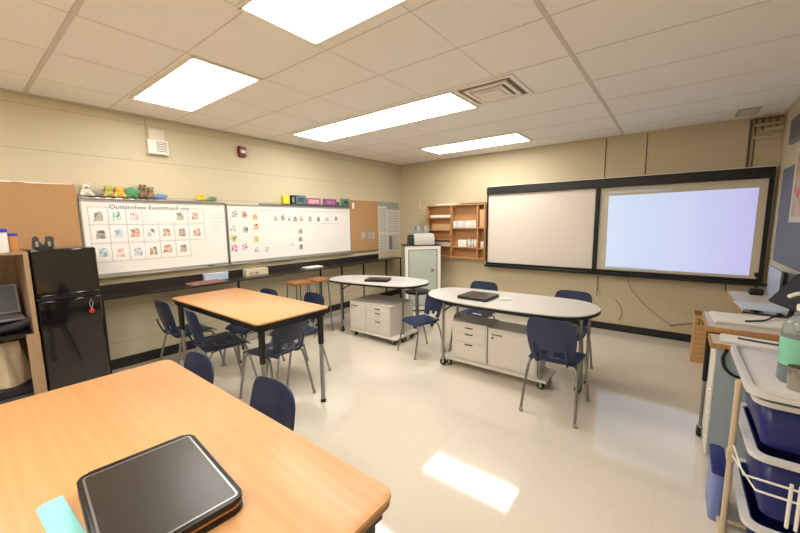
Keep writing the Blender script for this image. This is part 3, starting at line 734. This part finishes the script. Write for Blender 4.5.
f = MB(); f.box(-.28, .28, .04, .43, 0, .03); f.build('plinth', black, t)
t = thing('printer', 'light grey printer with dark control end on top of the corner cabinet', 'printer', (-3.47, 5.08, 1.166), ang)
MB().prism([(-.17, .08), (.24, .08), (.24, .20), (.21, .30), (-.14, .30)], 0, .2, M=Matrix(((1, 0, 0, 0), (0, 1, 0, -.05), (0, 0, 1, 0), (0, 0, 0, 1)))) if 0 else None
MB().prism([(0, 0), (.30, 0), (.30, .14), (.22, .19), (.06, .19), (0, .10)], 0, .36, bev=.008, M=Matrix.Translation((-.14, .03, 0)) @ Matrix(((0, 0, 1, 0), (1, 0, 0, 0), (0, 1, 0, 0), (0, 0, 0, 1)))).build('printer_body', mat('printer_grey', (182, 178, 170), .45), t)
box('control_end', mat('printer_dark', (52, 52, 54), .4), t, -.235, -.145, .03, .26, .0, .12, bev=.008)
box('paper_input', mat('printer_dark', (52, 52, 54), .4), t, -.235, -.145, .05, .22, .13, .17, bev=.004)
r_ = random.Random(9)
for k in range(7):
    xx = -.13+k*.045
    Mt = Matrix.Translation((-3.47, 5.08, 1.167)) @ Matrix.Rotation(ang, 4, 'Z')
    p = Mt @ Vector((xx+.02, .355, 0))
    tb = thing('file_box', 'grey upright file box standing behind the printer, %s from left' % ordn[k], 'file box', tuple(p), ang, 'file boxes behind the printer')
    h = .31+r_.uniform(0, .03)
    box('case', mat('fb%d' % (k % 3), ((150, 148, 142), (120, 120, 118), (176, 170, 160))[k % 3], .6), tb, -.02, .02, -.03, .03, 0, h, bev=.002)
    box('spine_label', greypl, tb, -.012, .012, -.0315, -.0301, h*.5, h*.8)

# ------------------------------------------------------------------ chairs
def make_chair():
    t = thing('school_chair', 'x', 'chair')
    def seatf(u, v):
        x = (u-.5); y = v
        w = .40-.05*(1-v)
        yy = -.19+.40*y
        z = .455-.02*math.cos(x*PI)*math.sin(PI*min(1, y*1.1))+.012*(2*abs(x))**2
        if y > .8: z -= .035*((y-.8)/.2)**2
        if abs(x) > .42: z -= .008
        cx = 1-.10*max(0, (y-.75)/.25)**2
        return Vector((x*w*cx, yy, z))
    MB().sheet(seatf, 14, 12, .008).build('seat', navy, t)
    def backf(u, v):
        x = (u-.5)*2; zz = v
        wid = .158+.030*math.sin(min(1, zz*1.6)*PI/2)-.010*max(0, zz-.6)/.4
        z = .475+.335*zz
        if zz > .5: z -= .026*abs(x)**9*((zz-.5)/.5)
        if zz > .85: wid *= (1-.06*((zz-.85)/.15)**2)
        y = -.185-.055*zz-.03*math.cos(x*PI/2)+.03*(1-zz)**3*.6
        return Vector((x*wid, y, z))
    MB().sheet(backf, 14, 14, .008, skip=lambda i, j: (j in (1, 2) and 3 <= i <= 10 and i not in (6, 7)) or (j == 0 and 4 <= i <= 9)).build('backrest', navy, t)
    for s in (-1, 1):
        for fb_ in (-1, 1):
            if fb_ > 0: pts = [(s*.15, .03, .43), (s*.165, .13, .425), (s*.178, .165, .40), (s*.195, .20, .25), (s*.205, .25, .012)]
            else: pts = [(s*.15, -.02, .43), (s*.165, -.11, .425), (s*.178, -.15, .40), (s*.195, -.19, .25), (s*.205, -.25, .012)]
            l = MB().tube(curve_pts(pts, 5), .011, 8).build('leg', chrome if fb_ > 0 else chrome, t)
            MB().lathe([(.014, 0), (.017, .004), (.015, .018), (.012, .03)], pts[-1][:2]+(0,), 12).build('foot_glide', alu, l)
    f = MB(); f.tube([(-.15, .06, .432), (.15, .06, .432)], .009); f.tube([(-.15, -.05, .432), (.15, -.05, .432)], .009)
    for s in (-1, 1): f.tube([(s*.15, -.02, .43), (s*.15, .03, .43)], .011)
    f.build('seat_frame', chrome, t)
    for s in (-1, 1): MB().tube(curve_pts([(s*.10, -.06, .425), (s*.115, -.17, .43), (s*.12, -.222, .52), (s*.12, -.245, .60)]), .008).build('back_brace', navy, t)
    return t
chair0 = make_chair()
chairs = [
 (-.72, 3.03, 0, 'navy school chair seen from behind, pulled up to the right white table'),
 (-.83, 3.82, 180, 'navy chair across the right white table, its back near the outlet'),
 (-1.86, 3.84, 180, 'navy chair behind the right white table next to the black laptop'),
 (-2.36, 3.42, 160, 'smaller navy chair standing between the two white tables'),
 (-2.11, .585, 180, 'navy chair behind the near wooden table, left one, only its back showing'),
 (-1.465, .645, 178, 'navy chair behind the near wooden table, right one, only its back showing'),
 (-4.05, 1.50, 2, 'navy chair at the left end of the far wooden table, nearest the ledge'),
 (-3.36, 1.51, -6, 'navy chair at the front side of the far wooden table, seat facing right'),
 (-2.78, 1.72, 97, 'navy chair at the near right corner of the far wooden table'),
 (-3.05, 2.14, 176, 'navy chair behind the right end of the far wooden table'),
 (-3.66, 1.99, 180, 'navy chair mostly hidden behind the far wooden table, backrest top showing'),
]
for i, (x, y, a, lab) in enumerate(chairs):
    c = chair0 if i == 0 else copy_tree(chair0)
    c.location = (x, y, 0); c.rotation_euler = (0, 0, math.radians(a)); tag(c, lab, 'chair', 'navy school chairs at the tables')
    if i == 3: c.scale = (.88, .88, .88)

# ------------------------------------------------------------------ wooden tables
def wood_table(x0, x1, y0, y1, z, lab):
    t = thing('wooden_table', lab, 'table', ((x0+x1)/2, (y0+y1)/2, 0))
    a, b = (x1-x0)/2, (y1-y0)/2
    MB().prism(rrect(-a, a, -b, b, .035, 6), z-.012, z, bev=.004).build('tabletop', maple, t)
    MB().prism(rrect(-a+.003, a-.003, -b+.003, b-.003, .034, 6), z-.03, z-.0125, bev=.002).build('edge_band', mat('black_edge', (30, 27, 26), .4) if x0 < -3 else mapleedge, t)
    f = MB(); i_ = .035
    for s in (-1, 1):
        f.box(-a+i_, a-i_, s*(b-i_)-.012, s*(b-i_)+.012, z-.07, z-.031); f.box(s*(a-i_)-.012, s*(a-i_)+.012, -b+i_, b-i_, z-.07, z-.031)
    f.build('apron', blackmetal, t)
    for sx in (-1, 1):
        for sy in (-1, 1):
            lx, ly = sx*(a-.06), sy*(b-.06)
            l = MB().lathe([(.024, z-.32), (.026, z-.031)], (lx, ly, 0), 14).build('leg', blackmetal, t)
            MB().lathe([(.018, .03), (.018, z-.321)], (lx, ly, 0), 14).build('chrome_lower_leg', chrome, l)
            MB().lathe([(.022, 0), (.026, .006), (.018, .03)], (lx, ly, 0), 14).build('foot', rubber, l)
wood_table(-3.87, -2.30, 1.295, 1.96, .85, 'far rectangular wooden table with black edge, chairs around it')
wood_table(-2.19, -.565, -.07, .695, .82, 'near large wooden table filling the lower left corner')

# laptop in rugged case on near table
t = thing('black_laptop', 'closed black laptop with silver-lined lid on the near wooden table', 'laptop', (-1.063, .283, .82), -.08)
a, b = .211, .147
lp = mat('laptop_black', (24, 22, 22), .3)
MB().prism(rrect(-a, a, -b, b, .03, 6), 0, .014, bev=.004).build('base', lp, t)
MB().prism(rrect(-a+.004, a-.004, -b+.004, b-.004, .028, 6), .0142, .0238).build('tan_gap_band', mat('gap_tan', (200, 150, 104), .45), t)  # tan colour stands in for table wood reflected in the gap
l = MB().prism(rrect(-a, a, -b, b, .03, 6), .024, .040, bev=.005).build('lid', lp, t)
f = MB()
o1 = rrect(-a+.022, a-.012, -b+.012, b-.012, .012, 4); o2 = rrect(-a+.027, a-.017, -b+.017, b-.017, .009, 4)
tb = bmesh.new(); A = [tb.verts.new((x, y, .0403)) for x, y in o1]; Bv = [tb.verts.new((x, y, .0403)) for x, y in o2]
A2 = [tb.verts.new((x, y, .0415)) for x, y in o1]; B2v = [tb.verts.new((x, y, .0415)) for x, y in o2]; n = len(A)
for k in range(n):
    q = (k+1) % n; tb.faces.new((A2[k], A2[q], B2v[q], B2v[k])); tb.faces.new((A[k], A[q], A2[q], A2[k])); tb.faces.new((Bv[k], Bv[q], B2v[q], B2v[k]))
f._merge(tb); f.build('silver_line', mat('silver_line', (150, 150, 150), .3, metal=.6), l)
MB().prism(o2, .0402, .0408).build('lid_panel', mat('lid_panel', (52, 46, 42), .3, noise=.04), l)
t = thing('teal_folder', 'pale teal paper folder under the corner of the black laptop', 'folder', (-1.29, .07, .8203), .05)
MB().prism([(.015, 0), (.22, 0), (.22, .055), (.0, .055), (0, .015)], 0, .001).build('cover', teal, t, smooth=False); MB().prism([(.017, .002), (.218, .002), (.218, .053), (.002, .053), (.002, .017)], .0011, .002).build('inner_sheet', teal, t, smooth=False)

# ------------------------------------------------------------------ white tables
def caster(parent, x, y, r=.035, fork=.03, ang=0):
    M = Matrix.Translation((x, y, 0)) @ Matrix.Rotation(ang, 4, 'Z')
    w = MB().lathe([(r*.6, -.011), (r, -.010), (r, .010), (r*.6, .011)], (0, 0, 0), 18, M=M @ Matrix.Translation((0, 0, r)) @ Matrix.Rotation(PI/2, 4, 'X')).build('caster', rubber, parent)
    f = MB(); f.box(-.012, .014, -.018, -.013, r-.008, 2*r+.012, M=M); f.box(-.012, .014, .013, .018, r-.008, 2*r+.012, M=M); f.box(-.014, .016, -.018, .018, 2*r+.012, 2*r+.018, M=M)
    f.lathe([(.012, -.02), (.012, .02)], (0, 0, 0), 10, M=M @ Matrix.Translation((0, 0, r)) @ Matrix.Rotation(PI/2, 4, 'X'))
    f.build('caster_fork', greypl, w)
def white_table(name, outline, legs, z, lab, struts=True):
    cx = sum(p[0] for p in outline)/len(outline); cy = sum(p[1] for p in outline)/len(outline)
    t = thing(name, lab, 'table', (cx, cy, 0))
    loc = [(x-cx, y-cy) for x, y in outline]
    P = smooth_poly(loc, 6)
    MB().prism(P, z-.010, z, bev=.002).build('tabletop', whitelam, t)
    MB().prism([(x*1.003, y*1.003) for x, y in P], z-.034, z-.0105, bev=.004).build('black_edge_band', black, t)
    for k, (x, y, cst) in enumerate(legs):
        lx, ly = x-cx, y-cy
        if cst:
            l = MB().tube([(lx, ly, .10), (lx, ly, z-.035)], .014, 12).build('leg', chrome, t); caster(l, lx, ly, .038, ang=k)
        else:
            l = MB().tube([(lx, ly, .012), (lx, ly, z-.035)], .014, 12).build('leg', chrome, t); MB().lathe([(.02, 0), (.02, .012)], (lx, ly, 0), 12).build('foot', rubber, l)
    f = MB()
    xs = [l[0]-cx for l in legs]; ys = [l[1]-cy for l in legs]
    f.box(min(xs), max(xs), -.02, .02, z-.06, z-.035)
    for x, y, c in legs:
        lx, ly = x-cx, y-cy; sx = 1 if lx < 0 else -1
        f.tube(curve_pts([(lx, ly, z-.16), (lx+sx*.06, ly*.8, z-.10), (lx+sx*.16, ly*.5, z-.045)], 5), .008)
    f.build('underframe', blackmetal, t)
    return t
W1 = [(-3.93, 3.34), (-4.0, 3.62), (-3.84, 3.84), (-3.40, 4.03), (-3.05, 4.10), (-2.70, 4.05), (-2.56, 3.85), (-2.58, 3.60), (-2.72, 3.44), (-3.15, 3.345), (-3.65, 3.285)]
white_table('folding_table', W1, [(-3.73, 3.40, 1), (-2.74, 3.56, 1), (-3.66, 3.80, 0), (-2.80, 3.94, 0)], .76, 'left white-topped table with curved outline on casters')
W2 = [(-2.15, 3.26), (-2.24, 3.52), (-2.10, 3.78), (-1.57, 3.85), (-.95, 3.88), (-.66, 3.83), (-.50, 3.58), (-.55, 3.28), (-.72, 3.13), (-1.05, 3.075), (-1.54, 3.06), (-1.92, 3.12)]
white_table('folding_table', W2, [(-1.93, 3.22, 1), (-.62, 3.40, 1), (-1.98, 3.62, 0), (-.60, 3.66, 0)], .76, 'right white-topped table with rounded end on casters')
def tablet(x, y, rz, lab, w=.33, d=.24):
    t = thing('black_laptop', lab, 'laptop', (x, y, .76), rz, None)
    MB().prism(rrect(-w/2, w/2, -d/2, d/2, .02, 4), 0, .014, bev=.003).build('base', lp, t)
    l = MB().prism(rrect(-w/2, w/2, -d/2, d/2, .02, 4), .015, .030, bev=.004).build('lid', lp, t)
    MB().prism(rrect(-w/2+.02, w/2-.02, -d/2+.02, d/2-.02, .01, 4), .0302, .0312).build('lid_panel', mat('lid_dark', (40, 38, 38), .3), l)
tablet(-1.615, 3.40, -.02, 'closed black laptop on the right white table', .33, .33)
tablet(-3.22, 3.62, .45, 'closed black laptop on the left white table')
t = thing('white_adapter', 'small white adapter on the right white table beside the laptop', 'adapter', (-1.34, 3.45, .76), .2)
box('adapter_case', whiteplastic, t, -.055, .04, -.03, .03, 0, .018, bev=.004); box('plug_end', whiteplastic, t, .041, .06, -.015, .015, .002, .014, bev=.002)

# mobile cabinets under white tables
slot = mat('slot_dark', (40, 40, 42), .5)
def mobile_cab(x0, x1, y0, y1, z1, base, lab, split, cols_, casters, group):
    t = thing('mobile_cabinet', lab, 'cabinet', (x0, y0, 0), 0, group)
    w = x1-x0; d = y1-y0
    bx_0, bx_1, by0, by1 = base
    box('wheeled_base', offwhite, t, bx_0, bx_1, by0, by1, .075, .10, bev=.004)
    for cx, cy in casters: caster(t, cx, cy, .032)
    for k, (a0, a1, top) in enumerate(split):
        c = box('cabinet_body', offwhite, t, a0, a1, .0, d, .101, top-.012, bev=.002)
        box('cabinet_top', grime, c, a0-.004, a1+.004, -.006, d+.004, top-.0115, top, bev=.002)
        if cols_[k] == 'drawers':
            zz = [.12, .30, .41, top-.03]
            for q in range(3):
                dr_ = box('drawer', offwhite, c, a0+.012, a1-.012, -.008, -.0005, zz[q], zz[q+1]-.006, bev=.002)
                mx_ = (a0+a1)/2
                box('handle', slot, dr_, mx_-.045, mx_+.045, -.012, -.0082, zz[q+1]-.035, zz[q+1]-.022, bev=.001)
        elif cols_[k] == 'door':
            dr_ = box('door', offwhite, c, a0+.012, a1-.012, -.008, -.0005, .12, top-.03, bev=.002)
            box('handle', greysteel, dr_, a0+.04, a0+.15, -.016, -.0082, top-.07, top-.058, bev=.001)
            box('lock', slot, dr_, a0+.04, a0+.06, -.011, -.0082, top-.11, top-.09, bev=.001)
    return t
mobile_cab(-3.52, -2.72, 3.36, 3.86, .50, (-.0, .82, -.02, .50), 'wide off-white mobile cabinet under the left white table', [(.0, .31, .50), (.312, .72, .50)], ['door', 'drawers'], [(.06, .04), (.74, .04), (.06, .44), (.74, .44)], 'wheeled cabinets under the white tables')
mobile_cab(-1.85, -.87, 3.27, 3.56, .51, (-.09, 1.00, -.04, .30), 'long off-white mobile cabinet with two units under the right white table', [(.0, .40, .51), (.412, .90, .50)], ['drawers', 'door'], [(-.03, .0), (.94, .0), (-.03, .26), (.94, .26)], 'wheeled cabinets under the white tables')
t = thing('task_stool', 'low black stool with crossed metal arms behind the left white table', 'stool', (-3.02, 4.28, 0))
MB().lathe([(.16, 0), (.19, .012), (.19, .035), (.15, .05)], (0, 0, .50), 24).build('seat', black, t)
MB().tube([(0, 0, .08), (0, 0, .50)], .02, 12).build('post', greysteel, t)
for k in range(4):
    a = k*PI/2+.4
    l = MB().tube([(0, 0, .10), (.22*math.cos(a), .22*math.sin(a), .075)], .014, 8).build('base_arm', black, t)
    MB().sphere((.22*math.cos(a), .22*math.sin(a), .03), .03, n=12).build('caster', rubber, l)

# ------------------------------------------------------------------ right wall
t = thing('bulletin_board', 'blue-grey ribbed bulletin board on the right wall', 'bulletin board', (XR, 3.2, 1.12))
rb = corrugated('ribbed_blue', (112, 118, 132))
box('board_face', rb, t, -.02, 0, -1.0, 2.12, 0, .93)
f = MB(); f.box(-.026, 0, -1.0, 2.12, -.035, -.001); f.box(-.026, 0, 2.121, 2.14, -.035, .93); f.build('cream_trim', mat('cream_trim', (196, 188, 172), .5), t)
t = thing('wall_poster', 'cream-bordered poster with pink flowers on the right wall board', 'poster', (XR-.021, 4.35, 1.52))
box('poster_sheet', mat('poster_cream', (206, 200, 180), .6), t, -.012, 0, -.45, .44, 0, .66)
MB().box(-.0135, -.0122, -.40, .37, .05, .61).build('picture_area', mat('poster_art', (200, 176, 160), .6, noise=.3, nscale=8), t)
f = MB()
for k in range(9):
    random.seed(k); f.sphere((-.014, random.uniform(-.35, .33), random.uniform(.06, .3)), .035, (.08, 1, 1), 10)
f.build('pink_flowers', mat('pink_flower', (214, 92, 104), .6), t)
t = thing('wall_speaker', 'grey framed vent panel high on the right wall', 'vent', (XR, 4.95, 2.27))
box('frame', mat('spk_grey', (130, 126, 120), .5), t, -.03, 0, -.25, .25, 0, .24, bev=.006)
f = MB()
for k in range(7): f.box(-.033, -.0302, -.21, .21, .03+k*.028, .045+k*.028)
f.build('grille', mat('spk_dark', (80, 78, 76), .6), t)

# desks against the right wall
pinew = wood('desk_edge_wood', (168, 118, 70), (196, 148, 96), .45, 'Y')
desktopm = mat('desk_top', (206, 196, 180), .4)
def desk(lab, x0, x1, y0, y1, z):
    t = thing('computer_desk', lab, 'desk', (x0, y0, 0)); w, d = x1-x0, y1-y0
    box('desktop', desktopm, t, .012, w, .012, d, z-.022, z)
    f = MB(); f.box(0, .011, 0, d, z-.036, z+.001, bev=.001); f.box(.0112, w, 0, .011, z-.036, z+.001, bev=.001); f.build('wood_edge', pinew, t)
    for x, y in ((.022, .03), (.26, d-.05), (w-.04, .03), (w-.04, d-.05)):
        l = MB().tube([(x, y, .42), (x, y, z-.023)], .015, 10).build('leg', blackmetal, t)
        MB().tube([(x, y, .085), (x, y, .419)], .010, 10).build('chrome_lower_leg', chrome, l); caster(l, x, y, .03, ang=1.2)
    f = MB(); f.box(.022, w-.04, .06, .075, z-.08, z-.023); f.box(w-.05, w-.035, .075, d-.05, z-.08, z-.023); f.build('apron', blackmetal, t)
desk('wood-edged desk on black caster legs covered in white papers by the right wall', .20, .80, 3.18, 3.70, .82)
desk('narrower wood-edged desk behind the paper-covered desk, against the right wall', .44, .80, 3.72, 4.92, .82)
t = thing('side_cabinet', 'narrow blue-grey cabinet with wood-edged top in front of the desk', 'cabinet', (.235, 2.91, 0))
box('cabinet_body', bluegrey, t, .012, .55, .02, .25, .03, .745, bev=.003)
box('edge_strip', whiteplastic, t, .0, .011, .0, .25, .03, .745, bev=.002)
box('end_panel', bluegrey, t, .012, .55, .0, .018, .03, .745, bev=.002)
box('top', desktopm, t, -.01, .56, .008, .258, .758, .779)
f = MB(); f.box(-.022, -.011, -.004, .26, .748, .781); f.box(-.0108, .56, -.004, .007, .748, .781); f.build('wood_edge', pinew, t)
for z in (.14, .30, .46, .62):
    MB().sphere((-.004, .03, z), .011, (.6, 1, 1), 10).build('hinge_knob', whiteplastic, t)
f = MB()
for x in (.05, .5):
    for y in (.05, .21): f.box(x, x+.04, y-.02, y+.02, 0, .03)
f.build('plinth_foot', black, t)
cable('cable_loop', [(.29, 2.895, .76), (.275, 2.885, .70), (.29, 2.88, .64), (.34, 2.885, .60), (.42, 2.895, .60)], .009, rubber, 'thick black cable looped over the end of the blue-grey cabinet')

# cardboard box
t = thing('cardboard_box', 'tall brown cardboard box with printed label standing on the floor by the desk', 'box', (.31, 5.02, 0))
MB().box(-.105, .12, -.12, .12, 0, .53, bev=.002).build('carton', card, t)
f = MB(); f.box(-.1, .115, -.115, -.002, .531, .534); f.box(-.1, .115, .002, .115, .531, .534); f.build('top_flap', mat('card_dark', (130, 84, 48), .8), t)
Mx = Matrix.Translation((-.085, -.1212, .43)) @ Matrix(((1, 0, 0, 0), (0, 0, -1, 0), (0, 1, 0, 0), (0, 0, 0, 1)))
text_mesh('stamped_text', '20D', .085, slot, t, Mx, .0004)
f = MB()
for k in range(7): f.box(-.09, .10, -.1212, -.1202, .06+k*.052, .063+k*.052)
f.build('printed_rules', mat('card_line', (140, 98, 56), .8), t)

# papers and desk things
def sheet(x, y, rz, w, d, z, lab, n=3, m_=paper):
    t = thing('paper_stack', lab, 'papers', (x, y, z), rz, 'paper sheets on the desk')
    r_ = random.Random(int(x*100+y*10))
    for k in range(n):
        MB().box(-w/2+r_.uniform(-.008, .008), w/2, -d/2+r_.uniform(-.008, .008), d/2, k*.0025, k*.0025+.002).build('sheet', m_, t)
sheet(.50, 3.50, .04, .50, .34, .822, 'wide fanned stack of white papers near the front of the desk', 6)
sheet(.50, 3.05, -.08, .46, .19, .781, 'white papers on the wood-edged cabinet top next to the ruler', 4)
sheet(.60, 4.12, .15, .30, .34, .822, 'bluish white paper at the far end of the narrower desk', 2, paperb)
t = thing('dark_ruler', 'dark blue ruler lying on the papers on the cabinet top', 'ruler', (.52, 3.04, .7925), -.18)
box('ruler_blade', mat('dark_blue', (50, 58, 84), .35), t, -.17, .17, -.014, .014, 0, .005, bev=.001); MB().box(-.17, -.16, -.014, .014, .0051, .007).build('end_stop', slot, t)
t = thing('black_tablet', 'flat black tablet on the desk behind the wide paper stack', 'tablet', (.56, 3.84, .822), -.15)
MB().prism(rrect(-.11, .11, -.06, .06, .012, 4), 0, .012, bev=.003).build('tablet_body', lp, t); MB().prism(rrect(-.10, .10, -.05, .05, .006, 4), .0122, .0130).build('tablet_screen', glossblack, t)
t = thing('webcam_box', 'small black box with a cord on the far end of the desk', 'adapter', (.64, 4.80, .821), 0)
box('box_body', black, t, -.05, .05, -.04, .04, 0, .06, bev=.008); MB().tube([(0, .03, .06), (.0, .03, .17)], .006).build('cord', rubber, t); MB().box(-.02, .02, .015, .045, .17, .21, bev=.005).build('plug', rubber, t)
# lavender panel/monitor
t = thing('desk_divider', 'pale lavender desk divider with a black edge strip standing against the right wall', 'divider', (.72, 4.24, .8215))
box('panel_board', mat('lavender_face', (184, 190, 216), .4), t, 0, .02, .09, .62, 0, .285, bev=.002)
box('black_edge', black, t, -.004, .024, .0, .089, .04, .285, bev=.003); box('lower_strip', MATS['lavender_face'], t, 0, .02, .0, .089, 0, .039, bev=.001)
t = thing('computer_monitor', 'black monitor leaning back beside the sanitizer bottle', 'monitor', (.655, 3.72, .822), math.radians(-75))
MR = Matrix.Translation((0, 0, .09)) @ Matrix.Rotation(-.6, 4, 'X')
mb_ = mat('matte_black', (22, 22, 24), .6)
MB().box(-.20, .20, -.015, .015, -.0, .27, bev=.006, M=MR).build('monitor_shell', mb_, t)
MB().box(-.18, .18, -.0172, -.0155, .02, .25, M=MR).build('monitor_glass', mb_, t)
MB().prism(rrect(-.10, .10, -.05, .06, .02, 4), 0, .012, bev=.003).build('stand_base', mb_, t)
MB().tube([(0, .03, .012), (0, .045, .08), (0, .06, .17)], .016, 10).build('stand_neck', mb_, t)
cable('cable', [(.64, 3.66, .86), (.58, 3.58, .855), (.52, 3.48, .845), (.42, 3.40, .842)], .006, rubber, 'black cable trailing from the monitor across the papers')

# ------------------------------------------------------------------ tote cart
t = thing('tote_cart', 'beige metal cart with grey top tray and sliding totes at right edge', 'cart', (.25, 2.0, 0))
for x in (.018, .545):
    MB().tube([(x, .16, .03), (x, .16, .827)], .013, 12).build('post', beigepost, t)
    MB().box(x-.016, x+.016, .145, .175, .43, .49, bev=.004).build('sleeve', beigepost, t)
    f = MB(); f.tube([(x, .0, .03), (x, .60, .03)], .013, 8); f.build('foot_rail', beigepost, t)
MB().tube([(.018, .30, .03), (.545, .30, .03)], .010, 8).build('cross_rail', beigepost, t)
f = MB(); f.tube([(.018, .16, .81), (.30, .16, .81), (.545, .16, .81)], .010, 8); f.build('cross_rail', beigepost, t)
# top tray, dished
def tote_fn(parent, name, y0, y1, x0, x1, ztop, depth, mrim, mbody, bodyname, rim=.03):
    """open tote with a wide rim"""
    o = rrect(x0, x1, y0, y1, .06, 6); i = rrect(x0+rim, x1-rim, y0+rim, y1-rim, .04, 6); bt = rrect(x0+rim+.03, x1-rim-.02, y0+rim+.018, y1-rim-.03, .04, 6)
    def ringmesh(loops, close_last=False):
        tb = bmesh.new(); R_ = [[tb.verts.new((x, y, z)) for (x, y), z in zip(P_, [zz]*len(P_))] for P_, zz in loops]; n = len(R_[0])
        for A_, B_ in zip(R_, R_[1:]):
            for k in range(n): tb.faces.new((A_[k], A_[(k+1) % n], B_[(k+1) % n], B_[k]))
        if close_last: tb.faces.new(R_[-1])
        return tb
    R1 = MB(); R1._merge(ringmesh([(i, ztop-.012), (i, ztop), (o, ztop), (o, ztop-.022), ([(x*.998+.0, y) for x, y in i], ztop-.022)])); r_o = R1.build(name, mrim, parent)
    B_ = MB(); i2 = [(x, y) for x, y in rrect(x0+rim+.004, x1-rim-.004, y0+rim+.004, y1-rim-.004, .038, 6)]
    outer = [(i2, ztop-.004), (bt, ztop-depth)]
    B_._merge(ringmesh(outer, True))
    bo = B_.build(bodyname, mbody, r_o)
    sd = bo.modifiers.new('thick', 'SOLIDIFY'); sd.thickness = .004
    return r_o
o = MB().prism(rrect(.025, .54, -.02, .66, .05, 6), .828, .85, bev=.008, seg=2).build('top_tray', trayw, t)
f = MB()
ro = rrect(.025, .54, -.02, .66, .05, 6); ri = rrect(.045, .52, 0, .64, .04, 6)
tb = bmesh.new(); L_ = [[tb.verts.new((x, y, z)) for x, y in P_] for P_, z in ((ro, .849), (ro, .866), (ri, .866), (ri, .8505))]; n = len(ro)
for A_, B_ in zip(L_, L_[1:]):
    for k in range(n): tb.faces.new((A_[k], A_[(k+1) % n], B_[(k+1) % n], B_[k]))
f._merge(tb); f.build('tray_lip', trayw, o)
CX, CY = .25, 2.0
def tote(ztop, depth, y0, lab, x0=.31, rimm=trayw, rim=.03):
    tt = thing('navy_tote', lab, 'tote', (x0, CY+y0, ztop-depth-.004), 0, 'navy totes in the cart')
    dz = depth+.004
    tote_fn(tt, 'tote_rim', 0, .56, 0, .44, dz, depth, rimm, totenavy, 'tote_body', rim)
    return tt
tote(.800, .205, .03, 'navy tote directly under the grey top tray of the cart', .305, rim=.012)
tote(.585, .28, -.03, 'navy tote with white rim in the middle of the cart', .30)
tote(.280, .22, -.05, 'lowest navy tote with white rim in the cart', .30)
f = MB()
for z, a in ((.515, .03), (.465, .07)): f.tube([(.022, .145, z), (a, -.085, z), (.52, -.085, z), (.541, .145, z)], .0045, 6)
for x in (.165, .19, .215): f.tube([(x, -.085, .535), (x, -.085, .35)], .006, 6)
f.build('front_wire_rack', whiteplastic, t)
t = thing('blue_bin', 'blue plastic bin on the floor beside the cart, mostly hidden by its post', 'bin', (.250, 2.42, 0))
MB().prism(rrect(-.025, .03, -.12, .12, .02, 4), 0, .26, bev=.004).build('bin_body', mat('lavender_bin', (120, 134, 190), .4), t)
MB().prism(rrect(-.03, .034, -.125, .125, .02, 4), .261, .30, bev=.004).build('bin_lid', totenavy, t)

# sanitizer bottle and metal cup
t = thing('sanitizer_bottle', 'big clear pump bottle with green band on the cart tray', 'bottle', (.450, 2.21, .8515))
clear = mat('clear_plastic', (205, 215, 215), .12, trans=.75, ior=1.3)
MB().lathe([(.055, 0), (.062, .008), (.062, .235), (.055, .265), (.03, .29), (.022, .298), (.022, .315)], n=28).build('bottle_body', clear, t)
MB().lathe([(.0628, .078), (.0632, .080), (.0632, .196), (.0628, .198)], n=28, cap=False).build('green_label', mat('mint_band', (132, 200, 170), .35), t)
MB().lathe([(.026, .316), (.026, .34), (.012, .347), (.012, .37)], n=20).build('pump_cap', whiteplastic, t)
MB().tube(curve_pts([(0, 0, .37), (0, 0, .388), (-.03, -.02, .39), (-.06, -.04, .378)]), .008).build('pump_spout', whiteplastic, t)
MB().lathe([(.05, .004), (.056, .01), (.056, .07), (.05, .071)], n=28).build('blue_liquid', mat('liquid_blue', (96, 130, 150), .15), t)
t = thing('steel_cup', 'small brushed steel cup in front of the pump bottle', 'cup', (.432, 2.105, .8515))
MB().lathe([(.026, 0), (.028, .003), (.032, .095), (.033, .098), (.030, .098), (.026, .01)], n=24).build('cup_body', mat('brushed_steel', (186, 176, 160), .25, metal=.9), t)
MB().lathe([(.0335, .090), (.0345, .093), (.0335, .097)], n=24, cap=False).build('rolled_rim', chrome, t)

# ------------------------------------------------------------------ light, camera
w = bpy.data.worlds.new('world'); SC.world = w; w.use_nodes = True
w.node_tree.nodes['Background'].inputs[0].default_value = (.8, .85, 1, 1); w.node_tree.nodes['Background'].inputs[1].default_value = .3
cam = bpy.data.cameras.new('camera'); co = bpy.data.objects.new('camera', cam); COL.objects.link(co); SC.camera = co
yaw, pitch, roll, F = math.radians(38.03785), math.radians(7.1393), math.radians(-.64609), 354.097
fw = Vector((-math.sin(yaw)*math.cos(pitch), math.cos(yaw)*math.cos(pitch), -math.sin(pitch)))
r0 = Vector((math.cos(yaw), math.sin(yaw), 0)); u0 = r0.cross(fw)
r2 = r0*math.cos(roll)+u0*math.sin(roll); u2 = r2.cross(fw)
co.matrix_world = Matrix((( r2.x, u2.x, -fw.x, 0), (r2.y, u2.y, -fw.y, 0), (r2.z, u2.z, -fw.z, 1.56), (0, 0, 0, 1)))
cam.sensor_width = 36; cam.lens = 36*F/800; cam.clip_start = .02
vs = SC.view_settings; vs.view_transform = 'Standard'; vs.look = 'None'; vs.gamma = 1; vs.use_curve_mapping = False; vs.exposure = 0
